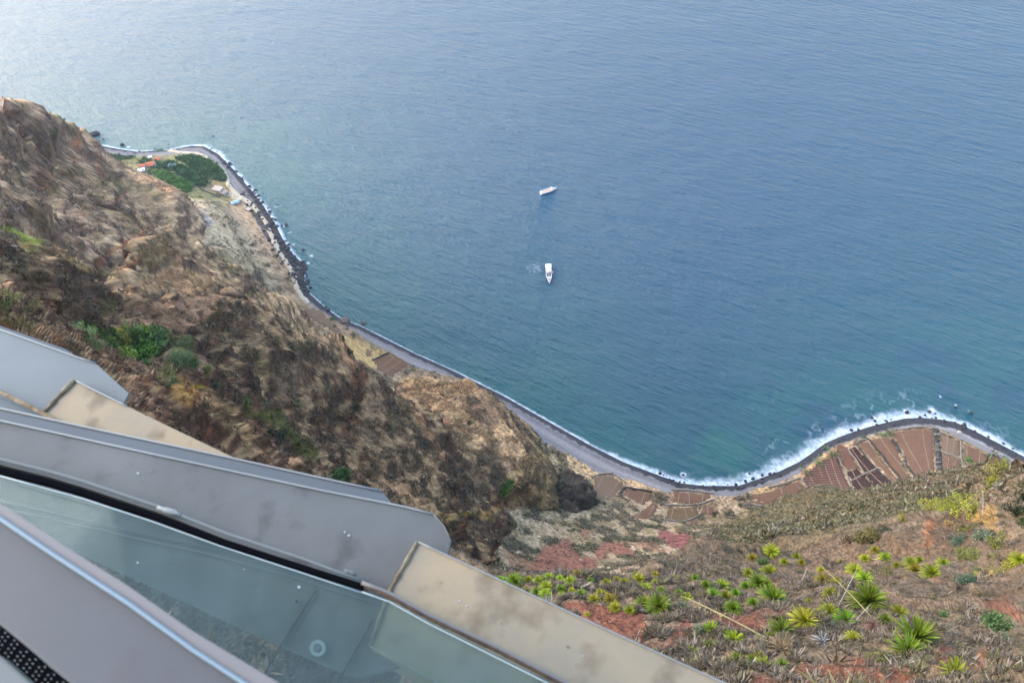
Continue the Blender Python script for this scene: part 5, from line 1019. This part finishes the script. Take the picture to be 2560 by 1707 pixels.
# ------------------------------------------------------------------ the steel and glass edge of the skywalk the camera stands on
def steel(name, c1, c2, rough=.62, metal=.0, spot=None, scale=1.6, spec=.15, streak=.0):
    m = bpy.data.materials.new(name); t = nt(m); N, L = t.nodes, t.links; out = N.new('ShaderNodeOutputMaterial'); b = N.new('ShaderNodeBsdfPrincipled'); L.new(b.outputs[0], out.inputs[0])
    tc = N.new('ShaderNodeTexCoord'); n1 = N.new('ShaderNodeTexNoise'); n1.inputs['Scale'].default_value = scale; n1.inputs['Detail'].default_value = 7; n1.inputs['Roughness'].default_value = .62; L.new(tc.outputs['Object'], n1.inputs['Vector'])
    r = N.new('ShaderNodeMapRange'); r.inputs[1].default_value = .34; r.inputs[2].default_value = .66; L.new(n1.outputs['Fac'], r.inputs[0]); mx = N.new('ShaderNodeMix'); mx.data_type = 'RGBA'; mx.inputs[6].default_value = (*c1, 1); mx.inputs[7].default_value = (*c2, 1); L.new(r.outputs[0], mx.inputs[0]); last = mx.outputs[2]
    n2 = N.new('ShaderNodeTexNoise'); n2.inputs['Scale'].default_value = 160; n2.inputs['Detail'].default_value = 2; L.new(tc.outputs['Object'], n2.inputs['Vector']); r2 = N.new('ShaderNodeMapRange'); r2.inputs[3].default_value = .96; r2.inputs[4].default_value = 1.04; L.new(n2.outputs['Fac'], r2.inputs[0])
    vm = N.new('ShaderNodeVectorMath'); vm.operation = 'SCALE'; L.new(last, vm.inputs[0]); L.new(r2.outputs[0], vm.inputs['Scale']); last = vm.outputs[0]
    if spot is not None:
        n3 = N.new('ShaderNodeTexNoise'); n3.inputs['Scale'].default_value = 9; n3.inputs['Detail'].default_value = 4; L.new(tc.outputs['Object'], n3.inputs['Vector']); r3 = N.new('ShaderNodeMapRange'); r3.inputs[1].default_value = .56; r3.inputs[2].default_value = .70; r3.inputs[4].default_value = .75; L.new(n3.outputs['Fac'], r3.inputs[0])
        m3 = N.new('ShaderNodeMix'); m3.data_type = 'RGBA'; L.new(r3.outputs[0], m3.inputs[0]); L.new(last, m3.inputs[6]); m3.inputs[7].default_value = (*spot, 1); last = m3.outputs[2]
    L.new(last, b.inputs['Base Color']); b.inputs['Roughness'].default_value = rough; b.inputs['Metallic'].default_value = metal; b.inputs['Specular IOR Level'].default_value = spec
    bp = N.new('ShaderNodeBump'); bp.inputs['Strength'].default_value = .03; bp.inputs['Distance'].default_value = .002; L.new(n2.outputs['Fac'], bp.inputs['Height']); L.new(bp.outputs[0], b.inputs['Normal']); return m
M_ST = steel('grey_painted_steel', srgb(164, 168, 172)*WT*.23, srgb(134, 138, 142)*WT*.22, spot=srgb(120, 116, 110)*.24); M_ST2 = steel('pale_painted_steel', srgb(178, 186, 194)*WT*.25, srgb(162, 170, 176)*WT*.25); M_STD = steel('blue_grey_paint', srgb(146, 158, 172)*WT*.25, srgb(136, 148, 160)*WT*.25)  # last one is a slightly bluer grey for flanges, panel and stiffener
M_BG = steel('stained_beige_paint', srgb(204, 182, 152)*WT*.36, srgb(172, 166, 154)*WT*.34, .6, spot=srgb(140, 120, 94)*.4, scale=2.6); M_EDGE = steel('edge_glint_and_wear', srgb(222, 226, 232)*WT*.27, srgb(200, 206, 212)*WT*.24, .3)  # second material: edge highlights painted as a lighter colour, also used for paint chips
M_WELD = steel('rusty_weld', srgb(190, 170, 136)*.4, srgb(130, 100, 70)*.4, .8, scale=30); M_RUST = steel('rusty_rail', srgb(126, 96, 74)*.38, srgb(84, 66, 56)*.38, .7, scale=60); M_RAIL = steel('handrail_paint', srgb(146, 148, 156)*WT*.20, srgb(134, 136, 144)*WT*.19, .5, spot=srgb(132, 122, 132)*WT*.23)
M_RAILP = steel('handrail_top_paint', srgb(184, 178, 182)*WT*.25, srgb(174, 170, 176)*WT*.25, .45); M_BLUEL = steel('pale_blue_glint', srgb(180, 204, 224)*WT*.27, srgb(168, 192, 214)*WT*.27, .35); M_BLK = material('black_gasket', (.004, .004, .005), 1., var=.1, scale=20, spec=0.); M_RINGW = material('fixing_ring', (.24, .26, .25), .5, var=.1, scale=30)  # the pale blue colour stands for the handrail's highlight line
def glass_mat():
    m = bpy.data.materials.new('green_tinted_glass'); t = nt(m); N, L = t.nodes, t.links; out = N.new('ShaderNodeOutputMaterial'); tr = N.new('ShaderNodeBsdfTransparent'); tr.inputs[0].default_value = (.70, .77, .75, 1)
    gl = N.new('ShaderNodeBsdfGlossy'); gl.inputs['Roughness'].default_value = .02; fr = N.new('ShaderNodeFresnel'); fr.inputs[0].default_value = 1.5; ms = N.new('ShaderNodeMixShader'); fm = N.new('ShaderNodeMath'); fm.operation = 'MULTIPLY'; fm.inputs[1].default_value = .045; L.new(fr.outputs[0], fm.inputs[0]); L.new(fm.outputs[0], ms.inputs[0]); L.new(tr.outputs[0], ms.inputs[1]); L.new(gl.outputs[0], ms.inputs[2])
    df = N.new('ShaderNodeBsdfDiffuse'); df.inputs[0].default_value = (.16, .20, .195, 1); tc = N.new('ShaderNodeTexCoord'); n1 = N.new('ShaderNodeTexNoise'); n1.inputs['Scale'].default_value = 5; n1.inputs['Detail'].default_value = 8; n1.inputs['Roughness'].default_value = .7; L.new(tc.outputs['Object'], n1.inputs['Vector'])
    r = N.new('ShaderNodeMapRange'); r.inputs[1].default_value = .3; r.inputs[2].default_value = .75; r.inputs[3].default_value = .08; r.inputs[4].default_value = .22; L.new(n1.outputs['Fac'], r.inputs[0]); m2 = N.new('ShaderNodeMixShader'); L.new(r.outputs[0], m2.inputs[0]); L.new(ms.outputs[0], m2.inputs[1]); L.new(df.outputs[0], m2.inputs[2]); L.new(m2.outputs[0], out.inputs[0]); return m
M_GL = glass_mat()
SW = empty('skywalk_edge', (0, 0, CZ-1.8), 'grey steel and glass edge of the cliff-top skywalk in the lower left foreground', 'skywalk')
O_ = Vector((0, 0, CZ-1.8))
def plate(name, poly, z, th, mat, parent=None, bevel=.004, label=None):
    P = [Vector(at(a, b, CZ-z))-O_ for a, b in poly]; o = MB().prism(P, th).build(name, mat, parent or SW, bevel=bevel)
    if label: o['label'] = label
    return o
def strip(name, line, w_px, z, th, mat, parent=None, bevel=.002):
    """flat bar following a line, given width across in photograph pixels"""
    L1 = np.array(line, float); d = np.gradient(L1, axis=0); d /= np.linalg.norm(d, axis=1, keepdims=True); n_ = np.c_[-d[:, 1], d[:, 0]]*w_px/2; return plate(name, [tuple(p) for p in L1+n_]+[tuple(p) for p in (L1-n_)[::-1]], z, th, mat, parent, bevel)
def bead(name, line, r_px, z, mat, parent=None, wob=0., n=8):
    L1 = np.array(line, float); q = []
    for i in range(len(L1)-1):
        k = max(2, int(np.linalg.norm(L1[i+1]-L1[i])/(14 if wob else 60))); q += [L1[i]+(L1[i+1]-L1[i])*j/k for j in range(k)]
    q.append(L1[-1]); P = [Vector(at(a, b, CZ-z))-O_ for a, b in q]; rr = [r_px/FPX*math.sqrt((p+O_-Vector((0, 0, CZ))).length_squared)*(1+(random.uniform(-wob, wob) if wob else 0)) for p in P]
    return MB().tube(P, rr, n).build(name, mat, parent or SW, smooth=True)
# farther bay, upper left
U = plate('end_plate', [(-120,770),(0,822),(180,887),(238,906),(279,944),(322,982),(308,1010),(330,1060),(120,1180),(-120,1180)], 2.02, .012, M_ST2, bevel=.0015, label='pale chamfered steel end plate of the farther bay')
plate('back_flange', [(-120,762),(0,814),(163,872),(184,884),(178,890),(0,826),(-120,774)], 2.06, .01, M_STD, bevel=.001)
bead('edge_glint', [(-120,771),(0,823.5),(180,888),(238,907)], 1.7, 2.015, M_EDGE, U)  # bright rod standing in for the specular highlight on the plate edge
B1 = plate('box_beam', [(184,949),(320,1015),(420,1064),(592,1146),(720,1215),(600,1330),(300,1250),(112,1027)], 1.99, .10, M_BG, bevel=.003, label='stained beige box beam of the farther bay')
bead('weld', [(186,950),(150,986),(112,1028)], 4, 1.985, M_WELD, B1, .35); bead('weld', [(186,950),(250,982),(318,1015)], 1.8, 1.985, M_EDGE, B1, .2)
bead('rail', [(-60,952),(0,979),(70,1014),(140,1050),(220,1090)], 5, 1.97, M_WELD, wob=.15)
plate('lower_panel', [(-120,960),(0,992),(112,1045),(180,1085),(200,1140),(-120,1140)], 2.0, .01, M_STD, bevel=.001)
# main bay: back flange, front plate with chamfered tip, beige box beam
plate('back_flange', [(-120,991),(0,1019),(200,1063),(592,1146),(800,1192),(954,1226),(980,1258),(1010,1268),(800,1230),(374,1137),(0,1056),(-120,1028)], 1.82, .012, M_STD, bevel=.001, label='narrow grey flange behind the large end plate')
bead('edge_glint', [(-120,993),(0,1020.5),(200,1064.5),(592,1147.5),(800,1193.5),(954,1227)], 2.6, 1.817, M_EDGE)  # light rod paints the highlight along the rounded flange edge
FP = plate('end_plate', [(-120,1022),(0,1049),(374,1131),(800,1223),(1009,1264),(1084,1283),(1110,1315),(1128,1349),(1119,1392),(1000,1480),(1090,1640),(888,1695),(700,1613),(165,1366),(-120,1240)], 1.78, .014, M_ST, bevel=.0016, label='large grey steel end plate with a chamfered tip')
bead('edge_glint', [(-120,1024),(0,1051),(374,1133),(800,1224.5),(1009,1265.5),(1083,1284.5)], 2.3, 1.775, M_EDGE, FP)
bead('edge_glint', [(1083,1284),(1110,1315),(1127,1349)], 1.3, 1.775, M_ST2, FP)
bead('edge_glint', [(160,1364),(400,1476),(700,1613),(888,1694)], 1.0, 1.775, M_ST2, FP)
BB = plate('box_beam', [(1043,1352),(1119,1387),(1204,1427),(1500,1564),(1815,1707),(2300,1930),(2100,2300),(1400,1870),(1080,1698),(924,1614),(963,1502)], 1.745, .12, M_BG, bevel=.003, label='large stained beige box beam crossing the bottom of the view')
bead('weld', [(1043,1353),(1010,1412),(973,1477),(944,1560),(925,1613)], 4.5, 1.742, M_WELD, BB, .35); bead('edge_glint', [(1045,1354),(1119,1388),(1204,1428),(1500,1565),(1815,1708),(2300,1931)], 2.0, 1.742, M_EDGE, BB); bead('edge_glint', [(926,1615),(1080,1698),(1400,1871)], 1.8, 1.742, M_EDGE, BB)
RL = strip('glazing_rail', [(-120,1122),(0,1151),(120,1181),(204,1206),(401,1272),(563,1337),(760,1402),(915,1460)], 20, 1.715, .03, M_ST, bevel=.004)
bead('edge_glint', [(-120,1118),(0,1147),(120,1177),(204,1201),(401,1267),(563,1332),(760,1397),(915,1455)], 3.2, 1.70, M_ST2, RL)
RR_ = bead('glazing_rail', [(905,1456),(973,1482),(1073,1537),(1240,1616),(1410,1704),(1700,1850)], 5.2, 1.70, M_RAILP)
bead('rust_line', [(915,1466),(973,1491),(1073,1546),(1240,1625),(1410,1713),(1700,1859)], 4.2, 1.70, M_RUST, RR_, .2)
strip('gasket', [(-120,1143),(0,1173),(120,1203),(204,1228),(401,1294),(563,1355),(760,1418),(905,1464)], 13, 1.708, .02, M_BLK, bevel=.001)
bead('paint_chip', [(395,1268),(415,1275),(435,1280),(452,1287)], 5, 1.70, M_EDGE, RL, .5); bead('paint_chip', [(862,1428),(876,1431),(890,1438)], 4.5, 1.745, M_ST2, RL, .5)
RS = random.Random(4)
for nm, poly_, z_, n_ in (('dropping', (200, 950, 1160, 1330), 1.779, 5), ('dropping', (1100, 1500, 1480, 1640), 1.744, 7), ('dropping', (120, 860, 1330, 1500), 1.619, 5)):   # bird droppings and lime spots
    for k in range(n_):
        cx = RS.uniform(poly_[0], poly_[1]); cy = poly_[2]+(poly_[3]-poly_[2])*(cx-poly_[0])/(poly_[1]-poly_[0])+RS.uniform(-28, 28); rr_ = RS.uniform(1.2, 4.2)
        MB().prism([Vector(at(cx+rr_*RS.uniform(.7, 1.2)*math.cos(t), cy+rr_*RS.uniform(.6, 1.)*math.sin(t), CZ-z_+.0008))-O_ for t in [math.pi/4*q for q in range(8)]], .0008).build('spot', M_RINGW if k % 3 else M_WELD, {1.779: FP, 1.744: BB, 1.619: SW}[z_])
# joints and fixings under the glass
for l in ([(790,1474),(745,1545),(700,1615),(660,1684)], [(930,1550),(915,1580),(880,1640),(840,1712)]): strip('joint', l, 2.2, 1.772, .004, M_BLK, bevel=0)
bead('stiffener', [(0,1252),(200,1299),(500,1362),(700,1418),(965,1500)], 3, 1.765, M_STD); bead('stiffener', [(0,1268),(200,1313),(500,1378),(700,1432),(940,1508)], 2, 1.767, M_ST2)
def ring(px, py, r_, mat, z=1.765, a=.55):
    m = MB()
    def circ(rad, zz_, n=28): return [Vector(at(px+rad*math.cos(t), py+rad*1.05*math.sin(t), CZ-zz_))-O_ for t in [2*math.pi*k/n for k in range(n)]]
    A, B = circ(r_, z), circ(r_*a, z); A2, B2 = circ(r_, z+.004), circ(r_*a, z+.004); n = 28; m.add(A+B+A2+B2, [(i, (i+1) % n, n+(i+1) % n, n+i) for i in range(n)]+[(2*n+i, 2*n+(i+1) % n, (i+1) % n, i) for i in range(n)]+[(n+i, n+(i+1) % n, 3*n+(i+1) % n, 3*n+i) for i in range(n)])
    o = m.build('fixing_ring', mat, SW); MB().prism(circ(r_*.38, z-.001), .006).build('bolt_head', M_ST2 if r_ > 15 else M_BLK, o)
ring(794, 1619, 20, M_RINGW); ring(658, 1635, 12, M_WELD, 1.77, .75); ring(741, 1501, 8, M_ST2, 1.77, .75)
# glass pane and the near handrail
G1 = plate('glass_pane', [(-120,1155),(0,1186),(204,1242),(401,1306),(563,1367),(760,1430),(905,1476),(973,1498),(1073,1553),(1410,1720),(1900,1970),(1200,2300),(-300,2300),(-300,1100)], 1.62, .012, M_GL, bevel=0, label='green tinted glass pane')
bead('pane_edge', [(0,1189),(204,1245),(372,1300),(550,1364),(760,1433),(905,1481)], 1.3, 1.615, M_RINGW, G1); bead('pane_edge', [(905,1479),(973,1503),(1073,1559),(1410,1727)], 1.6, 1.615, M_RINGW, G1)
HR = plate('handrail', [(-150,1160),(0,1258),(165,1365),(323,1465),(485,1578),(663,1685),(900,1840),(500,2000),(175,1707),(90,1635),(0,1562),(-150,1440)], 1.05, .03, M_RAIL, bevel=.004, label='wide blurred mauve-grey handrail nearest the camera')
plate('handrail_top', [(-150,1160),(0,1258),(165,1365),(323,1465),(485,1578),(663,1685),(900,1840),(860,1880),(614,1707),(485,1622),(323,1505),(129,1379),(0,1292),(-150,1192)], 1.045, .004, M_RAILP, HR, bevel=.001)
bead('edge_glint', [(-150,1196),(0,1295),(129,1382),(323,1508),(485,1625),(614,1709),(860,1882)], 5.5, 1.042, M_BLUEL, HR)  # pale blue rod, a highlight along the rail put in as colour
DP = plate('printed_glass_border', [(-100,1480),(0,1560),(60,1612),(120,1664),(180,1712),(260,1790),(160,1800),(80,1714),(0,1640),(-100,1560)], 1.30, .01, M_BLK, bevel=.001, label='black dotted border of the pane in the bottom left corner')
m = MB(); k_ = 0
for i in range(-6, 22):
    for j in range(-4, 5):
        cx, cy = 20+i*11.5+j*7.5+(4 if i % 2 else 0), 1590+i*9.5-j*10.5
        if inside(np.array([(-100,1490),(0,1568),(60,1620),(180,1722),(240,1790),(160,1790),(85,1710),(0,1632),(-100,1550)], float), np.array([cx]), np.array([cy]))[0]: m.prism([Vector(at(cx+2.6*math.cos(t), cy+2.6*math.sin(t), CZ-1.296))-O_ for t in [math.pi/3*q for q in range(6)]], .001)
m.build('dots', M_ST, DP)
plate('inner_sill', [(-200,1540),(0,1636),(85,1712),(170,1800),(-200,1900)], 1.15, .03, M_ST2, bevel=.004, label='pale blurred sill in the bottom left corner')
# ------------------------------------------------------------------ light, sky, air, camera
SUN_EL, SUN_AZ = math.radians(36), math.radians(-70)      # azimuth from +Y toward +X; sun stands ahead and to the left
w = bpy.data.worlds.new('World'); bpy.context.scene.world = w; w.use_nodes = True; n = w.node_tree
bg = n.nodes['Background']; sky = n.nodes.new('ShaderNodeTexSky'); sky.sky_type = 'NISHITA'; sky.sun_disc = False; sky.sun_elevation = SUN_EL; sky.sun_rotation = SUN_AZ
sky.altitude = 0; sky.air_density = 1.35; sky.dust_density = 1.3; sky.ozone_density = 3.5
n.links.new(sky.outputs[0], bg.inputs[0]); bg.inputs[1].default_value = .15
sl = bpy.data.lights.new('sun', 'SUN'); sl.energy = .8; sl.angle = math.radians(45); sl.color = (1, .91, .78)
so = bpy.data.objects.new('sun', sl); C.objects.link(so)
sd = Vector((math.sin(SUN_AZ)*math.cos(SUN_EL), math.cos(SUN_AZ)*math.cos(SUN_EL), math.sin(SUN_EL)))
so.rotation_euler = sd.to_track_quat('Z', 'Y').to_euler()
cam = bpy.data.cameras.new('camera'); co = bpy.data.objects.new('camera', cam); C.objects.link(co)
R3 = Matrix(((RT[0], UP[0], -FW[0]), (RT[1], UP[1], -FW[1]), (RT[2], UP[2], -FW[2])))
co.matrix_world = Matrix.Translation((0, 0, CZ)) @ R3.to_4x4()
cam.sensor_width = 36; cam.lens = FPX/W*36; cam.clip_start = .03; cam.clip_end = 30000
cam.dof.use_dof = True; cam.dof.focus_distance = 200; cam.dof.aperture_fstop = 6.3
def box_mesh(x0, x1, y0, y1, z0, z1):
    bm = bmesh.new(); bmesh.ops.create_cube(bm, size=1); bmesh.ops.transform(bm, matrix=Matrix.Translation(((x0+x1)/2, (y0+y1)/2, (z0+z1)/2)) @ Matrix.Diagonal((x1-x0, y1-y0, z1-z0, 1)), verts=bm.verts)
    me = bpy.data.meshes.new('haze'); bm.to_mesh(me); bm.free(); return me
hm = bpy.data.materials.new('haze'); t = nt(hm); ho = t.nodes.new('ShaderNodeOutputMaterial'); hv = t.nodes.new('ShaderNodeVolumePrincipled')
hv.inputs['Color'].default_value = (.74, .86, 1, 1); hv.inputs['Density'].default_value = .00004; hv.inputs['Anisotropy'].default_value = .3; t.links.new(hv.outputs[0], ho.inputs['Volume'])
hme = box_mesh(-9300, 9300, -900, 9300, -32, 640); hme.materials.append(hm); link(bpy.data.objects.new('haze', hme), kind='stuff')
sc = bpy.context.scene; sc.camera = co
sc.cycles.max_bounces = 4; sc.cycles.diffuse_bounces = 2; sc.cycles.glossy_bounces = 3; sc.cycles.volume_bounces = 0; sc.cycles.sample_clamp_indirect = 3.; sc.cycles.caustics_reflective = False
sc.view_settings.view_transform = 'Standard'; sc.view_settings.look = 'None'; sc.view_settings.exposure = 2.45; sc.view_settings.gamma = 1
